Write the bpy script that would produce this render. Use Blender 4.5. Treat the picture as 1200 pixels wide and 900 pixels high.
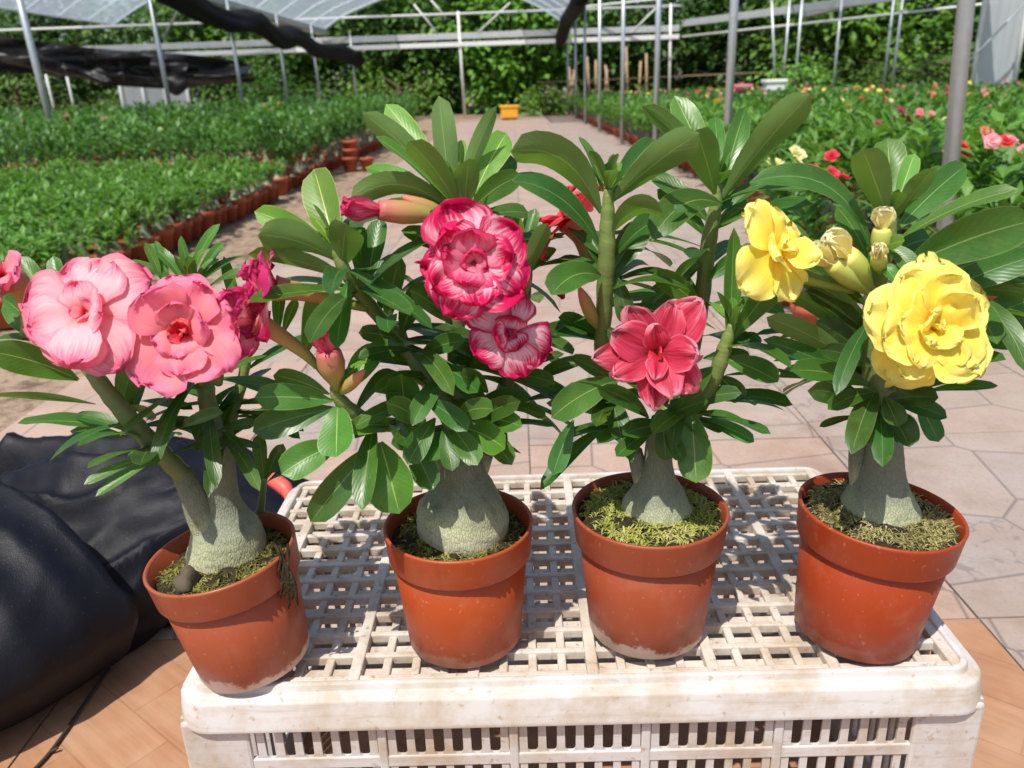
import bpy, bmesh, math, random
from mathutils import Vector, Matrix, noise
R = math.radians
for o in list(bpy.data.objects): bpy.data.objects.remove(o)
sc = bpy.context.scene
col = sc.collection

# ------------------------------------------------------------------ camera, sky, sun, exposure
F, PITCH, ROLL, YAW, HC = 940., R(20.4), R(2.0), R(0.8), 0.70
fw = Vector((-math.sin(YAW)*math.cos(PITCH), math.cos(YAW)*math.cos(PITCH), -math.sin(PITCH)))
r0 = Vector((math.cos(YAW), math.sin(YAW), 0)); u0 = r0.cross(fw)
rt = r0*math.cos(ROLL) - u0*math.sin(ROLL); up = u0*math.cos(ROLL) + r0*math.sin(ROLL)
CAM = Vector((0, 0, HC))
cd = bpy.data.cameras.new('camera'); co = bpy.data.objects.new('camera', cd); col.objects.link(co)
m3 = Matrix((rt, up, -fw)).transposed()
co.matrix_world = Matrix.Translation(CAM) @ m3.to_4x4()
cd.sensor_width = 36; cd.lens = F/1200*36; cd.clip_start = .02; cd.clip_end = 500
cd.dof.use_dof = True; cd.dof.focus_distance = .66; cd.dof.aperture_fstop = 10.
sc.camera = co
SUN = Vector((-.24, -.46, 1.0)).normalized()
w = bpy.data.worlds.new('World'); sc.world = w; w.use_nodes = True
nt = w.node_tree; bg = nt.nodes['Background']
sk = nt.nodes.new('ShaderNodeTexSky'); sk.sky_type = 'NISHITA'; sk.sun_disc = False
sk.sun_elevation = math.asin(SUN.z); sk.sun_rotation = math.atan2(SUN.x, SUN.y)
sk.air_density = 1.0; sk.dust_density = 2.0
nt.links.new(sk.outputs[0], bg.inputs[0]); bg.inputs[1].default_value = .115
sl = bpy.data.lights.new('sun', 'SUN'); sl.energy = 4.6; sl.angle = R(.5); sl.color = (1, .95, .87)
so = bpy.data.objects.new('sun', sl); col.objects.link(so)
so.rotation_euler = SUN.to_track_quat('Z', 'Y').to_euler(); so.location = (-3, -3, 6)
sc.view_settings.view_transform = 'Standard'; sc.view_settings.look = 'None'
sc.view_settings.exposure = 0.22; sc.view_settings.gamma = 1
sc.render.engine = 'CYCLES'
sc.cycles.transparent_max_bounces = 12; sc.cycles.max_bounces = 8

def ray(px, py): return fw + rt*((px-600)/F) - up*((py-450)/F)
def PY(px, py, Y): d = ray(px, py); return CAM + d*(Y/d.y)
def PZ(px, py, Z): d = ray(px, py); return CAM + d*((Z-HC)/d.z)
def proj(p):
    q = Vector(p)-CAM; z = q.dot(fw)
    if z < .05: return (-9999, -9999, z)
    return (600+F*q.dot(rt)/z, 450-F*q.dot(up)/z, z)

# ------------------------------------------------------------------ object helpers
def tag(o, label=None, cat=None, group=None, kind=None):
    for k, v in (('label', label), ('category', cat), ('group', group), ('kind', kind)):
        if v: o[k] = v
    return o
def empty(name, loc, label=None, cat=None, group=None):
    o = bpy.data.objects.new(name, None); col.objects.link(o); o.location = loc; o.empty_display_size = .05
    return tag(o, label, cat, group)
def wloc(p):
    v = Vector((0, 0, 0))
    while p is not None: v = v + p.location; p = p.parent
    return v
def meshdata(name, V, Fc, mat, uv=None, smooth=True):
    me = bpy.data.meshes.new(name); me.from_pydata([tuple(v) for v in V], [], Fc)
    if mat: me.materials.append(mat)
    if uv:
        l = me.uv_layers.new(name='UVMap')
        li = 0
        for f in Fc:
            for i in f: l.data[li].uv = uv[i]; li += 1
    me.polygons.foreach_set('use_smooth', [smooth]*len(me.polygons))
    me.update(); return me
def link(name, me, parent=None, loc=None):
    o = bpy.data.objects.new(name, me); col.objects.link(o)
    if parent: o.parent = parent
    if loc is not None: o.location = loc
    return o
def mk(name, V, Fc, mat, parent=None, uv=None, smooth=True):   # V in world space
    off = wloc(parent) if parent else Vector((0, 0, 0))
    return link(name, meshdata(name, [Vector(v)-off for v in V], Fc, mat, uv, smooth), parent)
def at_base(o):                               # put a world-space mesh's origin at its base
    vs = o.data.vertices
    c = Vector((sum(v.co.x for v in vs)/len(vs), sum(v.co.y for v in vs)/len(vs), min(v.co.z for v in vs)))
    for v in vs: v.co -= c
    o.location = o.location + c; return o
class MB:
    def __init__(s): s.V, s.F, s.uv = [], [], []
    def add(s, V, Fc, uv=None):
        n = len(s.V); s.V += [Vector(v) for v in V]; s.F += [tuple(i+n for i in f) for f in Fc]
        s.uv += uv if uv else [(0, 0)]*len(V)
    def box(s, a, b, M=None):
        x0, y0, z0 = a; x1, y1, z1 = b
        V = [Vector(v) for v in ((x0,y0,z0),(x1,y0,z0),(x1,y1,z0),(x0,y1,z0),(x0,y0,z1),(x1,y0,z1),(x1,y1,z1),(x0,y1,z1))]
        if M: V = [M @ v for v in V]
        s.add(V, [(3,2,1,0),(4,5,6,7),(0,1,5,4),(1,2,6,5),(2,3,7,6),(3,0,4,7)])
    def tube(s, pts, rad, n=10, cap=True, fn=None):
        pts = [Vector(p) for p in pts]
        if not hasattr(rad, '__len__'): rad = [rad]*len(pts)
        V = []; uv = []; t0 = (pts[1]-pts[0]).normalized()
        a = t0.cross(Vector((0, 0, 1)))
        if a.length < .1: a = t0.cross(Vector((0, 1, 0)))
        a.normalize()
        for i, p in enumerate(pts):
            t = (pts[min(i+1, len(pts)-1)]-pts[max(i-1, 0)]).normalized()
            a = (a - t*a.dot(t)).normalized(); b = t.cross(a)
            for k in range(n):
                th = 2*math.pi*k/n; r = rad[i]*(fn(i, th) if fn else 1)
                V.append(p + a*(r*math.cos(th)) + b*(r*math.sin(th))); uv.append((k/n, i/(len(pts)-1)))
        Fc = [(i*n+k, i*n+(k+1) % n, (i+1)*n+(k+1) % n, (i+1)*n+k) for i in range(len(pts)-1) for k in range(n)]
        if cap: Fc += [tuple(range(n))[::-1], tuple((len(pts)-1)*n+k for k in range(n))]
        s.add(V, Fc, uv)
    def lathe(s, prof, n=48, M=None):
        V = [Vector((r*math.cos(2*math.pi*k/n), r*math.sin(2*math.pi*k/n), z)) for r, z in prof for k in range(n)]
        if M: V = [M @ v for v in V]
        Fc = [(i*n+k, i*n+(k+1) % n, (i+1)*n+(k+1) % n, (i+1)*n+k) for i in range(len(prof)-1) for k in range(n)]
        s.add(V, Fc)
    def build(s, name, mat, parent=None, smooth=True): return mk(name, s.V, s.F, mat, parent, s.uv, smooth)
def cat(pts, n=5):                            # catmull-rom through tuples/vectors of any length
    P = [tuple(p) for p in pts]; P = [P[0]]+P+[P[-1]]; out = []
    for i in range(1, len(P)-2):
        for k in range(n):
            t = k/n
            out.append(tuple(.5*(2*b+(c-a)*t+(2*a-5*b+4*c-d)*t*t+(3*b-a-3*c+d)*t**3) for a, b, c, d in zip(P[i-1], P[i], P[i+1], P[i+2])))
    out.append(P[-2]); return out
def bevel(o, w=.002, seg=2):
    m = o.modifiers.new('bevel', 'BEVEL'); m.width = w; m.segments = seg; m.limit_method = 'ANGLE'; m.angle_limit = R(35)
    return o

# ------------------------------------------------------------------ materials
class NT:
    def __init__(s, name):
        s.m = bpy.data.materials.new(name); s.m.use_nodes = True; s.t = s.m.node_tree; s.n = s.t.nodes
        s.b = s.n['Principled BSDF']; s.o = s.n['Material Output']
    def node(s, typ, **kw):
        n = s.n.new('ShaderNode'+typ)
        for k, v in kw.items():
            if hasattr(n, k): setattr(n, k, v)
        return n
    def put(s, sock, v):
        if hasattr(v, 'is_linked') or hasattr(v, 'links'): s.t.links.new(v, sock)
        else: sock.default_value = v
    def math(s, op, a, b=0., c=None):
        n = s.node('Math', operation=op); s.put(n.inputs[0], a); s.put(n.inputs[1], b)
        if c is not None: s.put(n.inputs[2], c)
        return n.outputs[0]
    def mix(s, f, a, b, mode='MIX'):
        n = s.n.new('ShaderNodeMix'); n.data_type = 'RGBA'; n.blend_type = mode
        s.put(n.inputs[0], f)
        for i, v in ((6, a), (7, b)): s.put(n.inputs[i], (v+(1,) if isinstance(v, tuple) and len(v) == 3 else v))
        return n.outputs[2]
    def noise(s, scale, vec=None, detail=4, rough=.55):
        n = s.node('TexNoise'); n.inputs['Scale'].default_value = scale; n.inputs['Detail'].default_value = detail; n.inputs['Roughness'].default_value = rough
        if vec is not None: s.t.links.new(vec, n.inputs['Vector'])
        return n.outputs[0]
    def ramp(s, f, stops):
        n = s.node('ValToRGB'); s.put(n.inputs[0], f); e = n.color_ramp.elements
        while len(e) < len(stops): e.new(.5)
        for x, (p, c) in zip(e, stops): x.position = p; x.color = c+(1,) if isinstance(c, tuple) else (c, c, c, 1)
        return n.outputs[0]
    def geo(s, k): return s.node('NewGeometry').outputs[k]
    def tc(s, k): return s.node('TexCoord').outputs[k]
    def scale(s, vec, x, y, z):
        n = s.node('Mapping'); s.t.links.new(vec, n.inputs[0]); n.inputs['Scale'].default_value = (x, y, z); return n.outputs[0]
    def xyz(s, vec): n = s.node('SeparateXYZ'); s.t.links.new(vec, n.inputs[0]); return n.outputs
    def rnd(s): return s.node('ObjectInfo').outputs['Random']
    def bump(s, h, st=.3, d=.002):
        n = s.node('Bump'); n.inputs['Strength'].default_value = st; n.inputs['Distance'].default_value = d
        s.t.links.new(h, n.inputs['Height']); s.t.links.new(n.outputs[0], s.b.inputs['Normal']); return n.outputs[0]
    def base(s, c, rough=.6, spec=.5, metal=0):
        s.put(s.b.inputs['Base Color'], c+(1,) if isinstance(c, tuple) else c); s.put(s.b.inputs['Roughness'], rough)
        s.b.inputs['Specular IOR Level'].default_value = spec; s.b.inputs['Metallic'].default_value = metal
    def trans(s, c, f):                       # thin leaf or petal: light comes through
        t = s.node('BsdfTranslucent'); s.put(t.inputs[0], c); mx = s.node('MixShader'); mx.inputs[0].default_value = f
        s.t.links.new(s.b.outputs[0], mx.inputs[1]); s.t.links.new(t.outputs[0], mx.inputs[2]); s.t.links.new(mx.outputs[0], s.o.inputs[0])

M = {}
def plain(name, c, rough=.6, metal=0, var=.25, sc_=20, spec=.5):
    a = NT(name); n = a.noise(sc_, a.tc('Object'))
    a.base(a.mix(n, tuple(x*(1-var) for x in c), tuple(min(1, x*(1+var)) for x in c)), rough, spec, metal); M[name] = a.m; return a

def leaf_mat(name, top, under, rib, tr=.22, rough=.36, veins=True):
    a = NT(name); uv = a.tc('UV'); x, y, z = a.xyz(uv)
    oi = a.node('ObjectInfo'); tint = oi.outputs['Color']
    d = a.math('ABSOLUTE', a.math('SUBTRACT', x, .5))
    n = a.noise(60, a.tc('Object'), 3)
    c = a.mix(n, tuple(v*.72 for v in top), tuple(v*1.3 for v in top))
    if veins:
        sv = a.math('SINE', a.math('ADD', a.math('MULTIPLY', a.math('SUBTRACT', y, a.math('MULTIPLY', d, .55)), 80.), a.math('MULTIPLY', n, 9.)))
        svm = a.ramp(sv, [(.80, 0.), (1., 1.)])
        c = a.mix(a.math('MULTIPLY', svm, .07), c, rib)
        h = a.math('MULTIPLY', sv, -.25)
    rw = a.math('SUBTRACT', .030, a.math('MULTIPLY', y, .020))
    rm = a.ramp(a.math('DIVIDE', d, rw), [(.45, 1.), (1., 0.)])
    c = a.mix(a.math('MULTIPLY', rm, .8), c, rib)
    edge = a.ramp(d, [(.475, 0.), (.497, 1.)]); c = a.mix(a.math('MULTIPLY', edge, .55), c, rib)
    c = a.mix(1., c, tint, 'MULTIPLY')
    if veins: c = a.mix(a.ramp(a.noise(38, a.geo('Position'), 5, .7), [(.56, 0.), (.74, .45)]), c, (.16, .24, .05)); c = a.mix(a.ramp(a.noise(260, a.geo('Position'), 2), [(.70, 0.), (.76, .5)]), c, (.20, .17, .08))
    cu = a.mix(a.math('MULTIPLY', rm, .7), a.mix(n, tuple(v*.85 for v in under), tuple(v*1.15 for v in under)), rib)
    cc = a.mix(a.geo('Backfacing'), c, cu)
    a.base(cc, a.ramp(n, [(.3, rough-.06), (.7, rough+.12)]), .5)
    if veins: a.bump(a.math('ADD', h, a.math('MULTIPLY', rm, -.8)), .16, .0006)
    a.trans(a.mix(1., cc, (1.35, 1.8, .45), 'MULTIPLY'), tr); M[name] = a.m
leaf_mat('leaf', (.055, .165, .026), (.135, .225, .060), (.30, .44, .15), .30, .34)
leaf_mat('bedleaf', (.095, .225, .034), (.13, .24, .06), (.22, .36, .11), .3, .45, False)
leaf_mat('bedleaf_dark', (.070, .185, .034), (.10, .20, .05), (.16, .28, .10), .25, .42, False)
leaf_mat('treeleaf', (.085, .195, .024), (.12, .22, .04), (.12, .24, .06), .3, .5, False)
leaf_mat('treeleaf2', (.045, .125, .020), (.07, .14, .03), (.08, .16, .05), .25, .5, False)

def petal_mat(name, throat, mid, edge, streak=.5, edge_at=.75, stripe=None, tr=.35):
    a = NT(name); uv = a.tc('UV'); x, y, z = a.xyz(uv); rnd = a.rnd()
    cmb = a.node('CombineXYZ'); a.put(cmb.inputs[0], a.math('MULTIPLY', x, 26.)); a.put(cmb.inputs[1], a.math('MULTIPLY', y, 2.2)); a.put(cmb.inputs[2], a.math('MULTIPLY', rnd, 40.))
    st = a.noise(1., cmb.outputs[0], 3, .6)
    blot = a.noise(55, a.tc('Object'), 3)
    d = a.math('ABSOLUTE', a.math('SUBTRACT', x, .5))
    e = a.math('MAXIMUM', y, a.math('MULTIPLY', d, 1.75))
    e = a.math('ADD', e, a.math('MULTIPLY', a.math('SUBTRACT', st, .5), streak))
    e = a.math('ADD', e, a.math('MULTIPLY', a.math('SUBTRACT', blot, .5), .22))
    c = a.mix(a.ramp(e, [(edge_at-.14, 0.), (edge_at+.16, 1.)]), mid, edge)
    c = a.mix(a.ramp(a.math('ADD', y, a.math('MULTIPLY', a.math('SUBTRACT', st, .5), .25)), [(.10, 1.), (.42, 0.)]), c, throat)
    if stripe:
        sm = a.ramp(a.math('ADD', d, a.math('MULTIPLY', a.math('SUBTRACT', st, .5), .22)), [(.05, 1.), (.24, 0.)]); c = a.mix(a.math('MULTIPLY', sm, .85), c, stripe)
    c = a.mix(a.math('MULTIPLY', a.ramp(st, [(.45, 0.), (.75, 1.)]), .25), c, edge)
    hs = a.node('HueSaturation'); a.put(hs.inputs['Value'], a.math('ADD', .88, a.math('MULTIPLY', rnd, .22))); a.t.links.new(c, hs.inputs['Color']); c = hs.outputs[0]
    a.base(c, .55, .3); a.bump(st, .35, .0008); a.trans(c, tr); M[name] = a.m
petal_mat('petal_pink', (.95, .20, .10), (.98, .50, .55), (.90, .17, .30), .55, .80)
petal_mat('petal_coral', (.85, .03, .04), (.96, .29, .34), (.92, .20, .40), .55, .84)
petal_mat('petal_magenta', (.70, .06, .14), (.90, .42, .50), (.66, .03, .17), .5, .70)
petal_mat('petal_picotee', (.68, .04, .14), (.96, .55, .67), (.66, .008, .11), .85, .66)
petal_mat('petal_crimson', (.62, .012, .08), (.86, .26, .38), (.70, .03, .14), .6, .70)
petal_mat('petal_red', (.46, .006, .025), (.68, .040, .10), (.90, .34, .44), .7, .90, (.46, .006, .035))
petal_mat('petal_scarlet', (.5, .006, .02), (.72, .03, .06), (.80, .12, .14), .4, .85)
petal_mat('petal_yellow', (.96, .52, .02), (.98, .80, .09), (.98, .88, .25), .3, .76)
petal_mat('petal_cream', (.85, .72, .18), (.92, .84, .34), (.94, .88, .50), .3, .70)
petal_mat('petal_peach', (.8, .16, .07), (.82, .36, .22), (.8, .22, .18), .3, .8)
petal_mat('petal_dark', (.08, .004, .012), (.12, .006, .02), (.07, .003, .015), .3, .8)
# buds and flower tubes: green to salmon along their length
a = NT('tube_skin'); x, y, z = a.xyz(a.tc('UV')); cmb = a.node('CombineXYZ'); a.put(cmb.inputs[0], a.math('MULTIPLY', x, 30.)); a.put(cmb.inputs[1], a.math('MULTIPLY', y, 2.))
st = a.noise(1., cmb.outputs[0]); c = a.ramp(a.math('ADD', y, a.math('MULTIPLY', a.math('SUBTRACT', st, .5), .5)), [(.05, (.20, .30, .05)), (.35, (.42, .36, .10)), (.68, (.58, .27, .13)), (1., (.60, .14, .15))])
a.base(c, .5); a.trans(c, .2); M['tube_skin'] = a.m
a = NT('tube_yellow'); x, y, z = a.xyz(a.tc('UV')); c = a.ramp(y, [(0., (.22, .34, .05)), (.55, (.48, .56, .12)), (1., (.74, .72, .18))]); a.base(c, .5); a.trans(c, .2); M['tube_yellow'] = a.m

# stems and swollen trunks
a = NT('stem'); z = a.xyz(a.tc('UV'))[1]; n = a.noise(90, a.tc('Object'))
a.base(a.mix(n, a.ramp(z, [(0., (.10, .125, .05)), (.45, (.095, .16, .035)), (1., (.20, .30, .055))]), (.15, .19, .06)), .5); sw = a.math('POWER', a.math('ABSOLUTE', a.math('SINE', a.math('ADD', a.math('MULTIPLY', z, 70.), a.math('MULTIPLY', a.noise(40, a.tc('Object'), 2), 9.)))), 8.); a.bump(a.math('ADD', n, a.math('MULTIPLY', sw, .22)), .4, .0010); M['stem'] = a.m
a = NT('trunk_skin'); pos = a.tc('Object'); v = a.node('TexVoronoi', feature='DISTANCE_TO_EDGE'); v.inputs['Scale'].default_value = 1.
nz = a.noise(35, pos, 3); mp = a.scale(pos, 520, 520, 130)
ad = a.node('VectorMath', operation='ADD'); a.t.links.new(mp, ad.inputs[0]); sv = a.node('VectorMath', operation='SCALE'); sv.inputs['Scale'].default_value = 3.; a.t.links.new(a.node('TexNoise').outputs[1], sv.inputs[0]); a.t.links.new(sv.outputs[0], ad.inputs[1])
a.t.links.new(ad.outputs[0], v.inputs['Vector']); cr = a.ramp(v.outputs[0], [(.0, 0.), (.16, 1.)])
zz = a.xyz(a.tc('UV'))[1]
c = a.ramp(a.math('ADD', zz, a.math('MULTIPLY', a.math('SUBTRACT', nz, .5), .30)), [(.10, (.58, .55, .38)), (.26, (.42, .44, .26)), (.42, (.24, .26, .19)), (1., (.15, .17, .12))])
c = a.mix(a.math('MULTIPLY', a.math('SUBTRACT', 1., cr), .30), c, (.11, .115, .08)); c = a.mix(a.ramp(a.noise(75, pos, 4), [(.55, 0.), (.75, .75)]), c, (.10, .11, .07))
a.base(c, .7, .3); a.bump(a.math('ADD', a.math('MULTIPLY', cr, .8), nz), .45, .0011); M['trunk_skin'] = a.m

# pots
def pot_mat(name, c, lime, seed):
    a = NT(name); pos = a.tc('Object'); x, y, z = a.xyz(pos); n = a.noise(32+seed, pos, 5); n2 = a.noise(12, pos, 3)
    cc = a.mix(n2, tuple(v*.86 for v in c), tuple(v*1.12 for v in c))
    lo = a.math('ADD', z, a.math('MULTIPLY', a.math('SUBTRACT', a.noise(22+seed, pos, 6, .7), .5), .050))
    cc = a.mix(a.math('MULTIPLY', a.ramp(lo, [(.009, 1.), (.0115, 0.)]), lime), cc, (.66, .50, .42))
    cc = a.mix(a.ramp(a.noise(210, pos, 2), [(.66, 0.), (.75, .35)]), cc, (.55, .33, .22))
    cc = a.mix(a.ramp(a.noise(18+seed, pos, 6, .7), [(.52, 0.), (.74, .28)]), cc, (.38, .17, .10)); cc = a.mix(a.ramp(a.noise(1., a.scale(pos, 150, 150, 14), 4, .6), [(.56, 0.), (.74, .30)]), cc, (.20, .045, .015))
    a.base(cc, a.ramp(n, [(.3, .34), (.7, .55)]), .4); a.bump(n, .08, .002); M[name] = a.m
pot_mat('pot_dusty', (.33, .073, .031), 1., 1); pot_mat('pot_bright', (.37, .060, .011), .25, 5)
pot_mat('pot_dull', (.30, .060, .024), .95, 9); pot_mat('pot_deep', (.32, .041, .008), .12, 13)
plain('bedpot', (.36, .075, .030), .6, var=.35, sc_=9)
a = NT('soil'); n = a.noise(170, a.tc('Object'), 5, .7); a.base(a.ramp(n, [(.3, (.012, .009, .006)), (.55, (.045, .034, .018)), (.7, (.10, .085, .035))]), .9, .2); a.bump(n, 1., .004); M['soil'] = a.m
def moss_mat(name, stops):
    a = NT(name); x = a.xyz(a.tc('UV'))[0]; c = a.ramp(x, stops); a.base(c, .8, .2); a.trans(c, .25); M[name] = a.m
moss_mat('moss_brown', [(0., (.04, .03, .013)), (.4, (.16, .15, .04)), (.75, (.30, .30, .07)), (1., (.48, .40, .20))])
moss_mat('moss_green', [(0., (.08, .08, .02)), (.35, (.30, .33, .07)), (.75, (.46, .46, .11)), (1., (.60, .52, .26))])
moss_mat('moss_pale', [(0., (.11, .085, .035)), (.35, (.28, .25, .10)), (.7, (.44, .41, .16)), (1., (.62, .53, .32))])

# crate plastic, bag, ground, tiles, metal
a = NT('crate_plastic'); pos = a.tc('Object'); wp = a.geo('Position'); n = a.noise(22, wp, 6, .65); n2 = a.noise(140, wp, 4)
c = a.mix(a.ramp(n, [(.44, 0.), (.72, .9)]), (.55, .53, .52), (.40, .30, .20)); c = a.mix(a.ramp(a.noise(1., a.scale(wp, 9, 60, 140), 5, .7), [(.52, 0.), (.70, .45)]), c, (.33, .25, .17)); c = a.mix(a.ramp(n2, [(.62, 0.), (.72, .7)]), c, (.34, .24, .15))
a.base(c, .58, .28); a.bump(n2, .15, .001); M['crate_plastic'] = a.m
a = NT('crate_grid'); wp = a.geo('Position'); n = a.noise(30, wp, 6, .65); n2 = a.noise(150, wp, 4)
c = a.mix(a.ramp(n, [(.40, 0.), (.68, .85)]), (.58, .53, .47), (.38, .28, .18)); c = a.mix(a.ramp(n2, [(.60, 0.), (.72, .7)]), c, (.22, .15, .09))
a.base(c, .5, .4); a.bump(n2, .2, .001); M['crate_grid'] = a.m
a = NT('black_sheet'); pos = a.geo('Position'); wv = a.node('TexWave'); wv.inputs['Scale'].default_value = 9; wv.inputs['Distortion'].default_value = 6; wv.inputs['Detail'].default_value = 3; a.t.links.new(pos, wv.inputs[0])
n = a.noise(26, pos, 5); sp = a.noise(520, pos, 2)
c = a.mix(a.ramp(sp, [(.72, 0.), (.78, .4)]), a.mix(n, (.003, .004, .008), (.008, .009, .015)), (.22, .21, .21))
c = a.mix(a.ramp(a.noise(7, pos, 4), [(.5, 0.), (.75, .4)]), c, (.016, .014, .012))
wn = a.noise(1., a.scale(pos, 900, 300, 900), 2); a.base(c, a.ramp(n, [(.3, .42), (.7, .60)]), .20); a.bump(a.math('ADD', a.math('MULTIPLY', wv.outputs[1], .3), a.math('ADD', n, a.math('MULTIPLY', wn, .35))), .4, .003); M['black_sheet'] = a.m
a = NT('ground'); pos = a.geo('Position'); n = a.noise(2.2, pos, 8, .65); n2 = a.noise(18, pos, 6, .7)
c = a.mix(n, (.24, .17, .12), (.40, .30, .22)); c = a.mix(a.ramp(n2, [(.46, 0.), (.62, .85)]), c, (.10, .065, .042)); a.base(c, .9, .2); a.bump(a.math('ADD', n2, n), .8, .012); M['ground'] = a.m
plain('grout', (.20, .16, .13), .9, var=.4, sc_=40)
def tile_mat(name, A, B, lines):
    a = NT(name); pos = a.tc('Object'); rnd = a.rnd(); wp = a.geo('Position')
    off = a.node('VectorMath', operation='ADD'); a.t.links.new(pos, off.inputs[0]); off.inputs[1].default_value = (.31, .17, 0)
    n = a.noise(5, wp, 7, .7); n2 = a.noise(140, wp, 4, .7)
    v = a.node('TexVoronoi', feature='DISTANCE_TO_EDGE'); v.inputs['Scale'].default_value = 4.4; v.inputs['Randomness'].default_value = .38; a.t.links.new(off.outputs[0], v.inputs['Vector'])
    vc = a.node('TexVoronoi'); vc.inputs['Scale'].default_value = 4.4; vc.inputs['Randomness'].default_value = .38; a.t.links.new(off.outputs[0], vc.inputs['Vector'])
    cell = a.xyz(vc.outputs['Color'])[0]
    c = a.mix(a.math('ADD', a.math('MULTIPLY', cell, .55), a.math('MULTIPLY', rnd, .45)), A, B)
    c = a.mix(a.ramp(n, [(.40, 0.), (.66, .8)]), c, (A[0]*.72, A[1]*.68, A[2]*.64)); c = a.mix(a.ramp(a.noise(2.3, wp, 6, .75), [(.54, 0.), (.70, .55)]), c, (.20, .13, .095)); c = a.mix(a.ramp(n2, [(.5, 0.), (.75, .4)]), c, tuple(x*.6 for x in B))
    if lines:
        sq = a.node('TexVoronoi', feature='DISTANCE_TO_EDGE'); sq.inputs['Scale'].default_value = 34; a.t.links.new(a.geo('Position'), sq.inputs['Vector'])
        squig = a.math('MULTIPLY', a.ramp(sq.outputs[0], [(.03, 1.), (.07, 0.)]), a.ramp(a.noise(30, wp, 1), [(.52, 0.), (.56, 1.)]))
        squig = a.math('MULTIPLY', squig, a.ramp(cell, [(.70, 0.), (.72, 1.)])); c = a.mix(a.math('MULTIPLY', squig, .45), c, (.13, .12, .12))
    ln = a.ramp(v.outputs[0], [(.006, 1.), (.015, 0.)]); c = a.mix(a.math('MULTIPLY', ln, .75), c, (.16, .13, .12))
    a.base(c, a.ramp(n2, [(.3, .42), (.7, .66)]), .35); a.bump(n2, .15, .001); M[name] = a.m
tile_mat('tile_stone', (.46, .325, .26), (.36, .285, .245), False); tile_mat('tile_scroll', (.42, .325, .275), (.33, .285, .262), True)
a = NT('tile_wood'); wp = a.geo('Position'); mp = a.node('Mapping'); a.t.links.new(wp, mp.inputs[0]); mp.inputs['Rotation'].default_value = (0, 0, R(38))
br = a.node('TexBrick'); a.t.links.new(mp.outputs[0], br.inputs[0]); br.inputs['Scale'].default_value = 3.2; br.inputs['Mortar Size'].default_value = .004
for i, cc in ((1, (.37, .185, .098, 1)), (2, (.42, .235, .135, 1)), (3, (.31, .155, .085, 1))): br.inputs[i].default_value = cc
mp2 = a.node('Mapping'); a.t.links.new(mp.outputs[0], mp2.inputs[0]); mp2.inputs['Scale'].default_value = (6, 90, 1)
g = a.noise(1., mp2.outputs[0], 5, .65); c = a.mix(a.ramp(g, [(.35, 0.), (.7, .55)]), br.outputs[0], (.26, .12, .062)); n = a.noise(14, wp, 5)
c = a.mix(a.ramp(n, [(.45, 0.), (.8, .5)]), c, (.48, .32, .21)); a.base(c, a.ramp(n, [(.3, .4), (.7, .62)]), .35); M['tile_wood'] = a.m
plain('galvanised', (.46, .50, .52), .42, .55, .2, 30); plain('white_paint', (.72, .74, .72), .5, var=.15); plain('gutter', (.50, .52, .52), .5, .3, .2, 5)
plain('net', (.012, .012, .014), .85, var=.5, sc_=15, spec=.2); plain('bamboo', (.36, .25, .15), .7, var=.35, sc_=14); plain('bark', (.10, .075, .05), .9, var=.4, sc_=8)
plain('yellow_plastic', (.75, .36, .02), .45); plain('pink_plastic', (.70, .20, .24), .5); plain('foam', (.78, .78, .76), .7, var=.08); plain('redbag', (.62, .10, .08), .5)
plain('cord', (.03, .022, .016), .7)
def film(name, c, tr):
    a = NT(name); n = a.noise(3, a.geo('Position'), 5); a.base(a.mix(n, tuple(x*.85 for x in c), c), .35, .5); a.trans(a.mix(n, c, tuple(x*.9 for x in c)), .5)
    t = a.node('BsdfTransparent'); mx = a.node('MixShader'); a.put(mx.inputs[0], a.math('ADD', tr-.1, a.math('MULTIPLY', n, .2)))
    src = a.o.inputs[0].links[0].from_socket; a.t.links.new(src, mx.inputs[1]); a.t.links.new(t.outputs[0], mx.inputs[2]); a.t.links.new(mx.outputs[0], a.o.inputs[0]); M[name] = a.m
film('film', (.55, .64, .78), .45); film('film_dense', (.80, .85, .88), .05); film('net_sheer', (.030, .028, .032), .12)

# ------------------------------------------------------------------ ground and path
S = 120
def sheet(name, x0, y0, x1, y1, z, mat):
    o = mk(name, [(x0,y0,z),(x1,y0,z),(x1,y1,z),(x0,y1,z)], [(0,1,2,3)], mat, smooth=False); return tag(o, kind='structure')
sheet('ground', -S, -20, S, 260, -.012, M['ground'])
path = sheet('path', -1.19, -.9, 1.81, 18.3, -.006, M['grout'])
T = .6; b = MB(); b.box((-T/2+.0015, -T/2+.0015, -.011), (T/2-.0015, T/2-.0015, 0))
tiles = {k: meshdata('tile', b.V, b.F, M[k], None, False) for k in ('tile_stone', 'tile_scroll', 'tile_wood')}
rng = random.Random(3)
for i in range(5):
    for j in range(32):
        x = -1.19+T*(i+.5); y = -.888+T*(j+.5)
        k = 'tile_wood' if (y < .912 and x < .61) else ('tile_scroll' if x > .61 else ('tile_stone' if rng.random() < .85 else 'tile_scroll'))
        o = link('tile', tiles[k], path, (x, y, rng.uniform(0, .0012))); o.rotation_euler.z = rng.choice((0, 1, 2, 3))*math.pi/2 if k != 'tile_wood' else 0
        o.rotation_euler.x = rng.uniform(-.0008, .0008)

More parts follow.
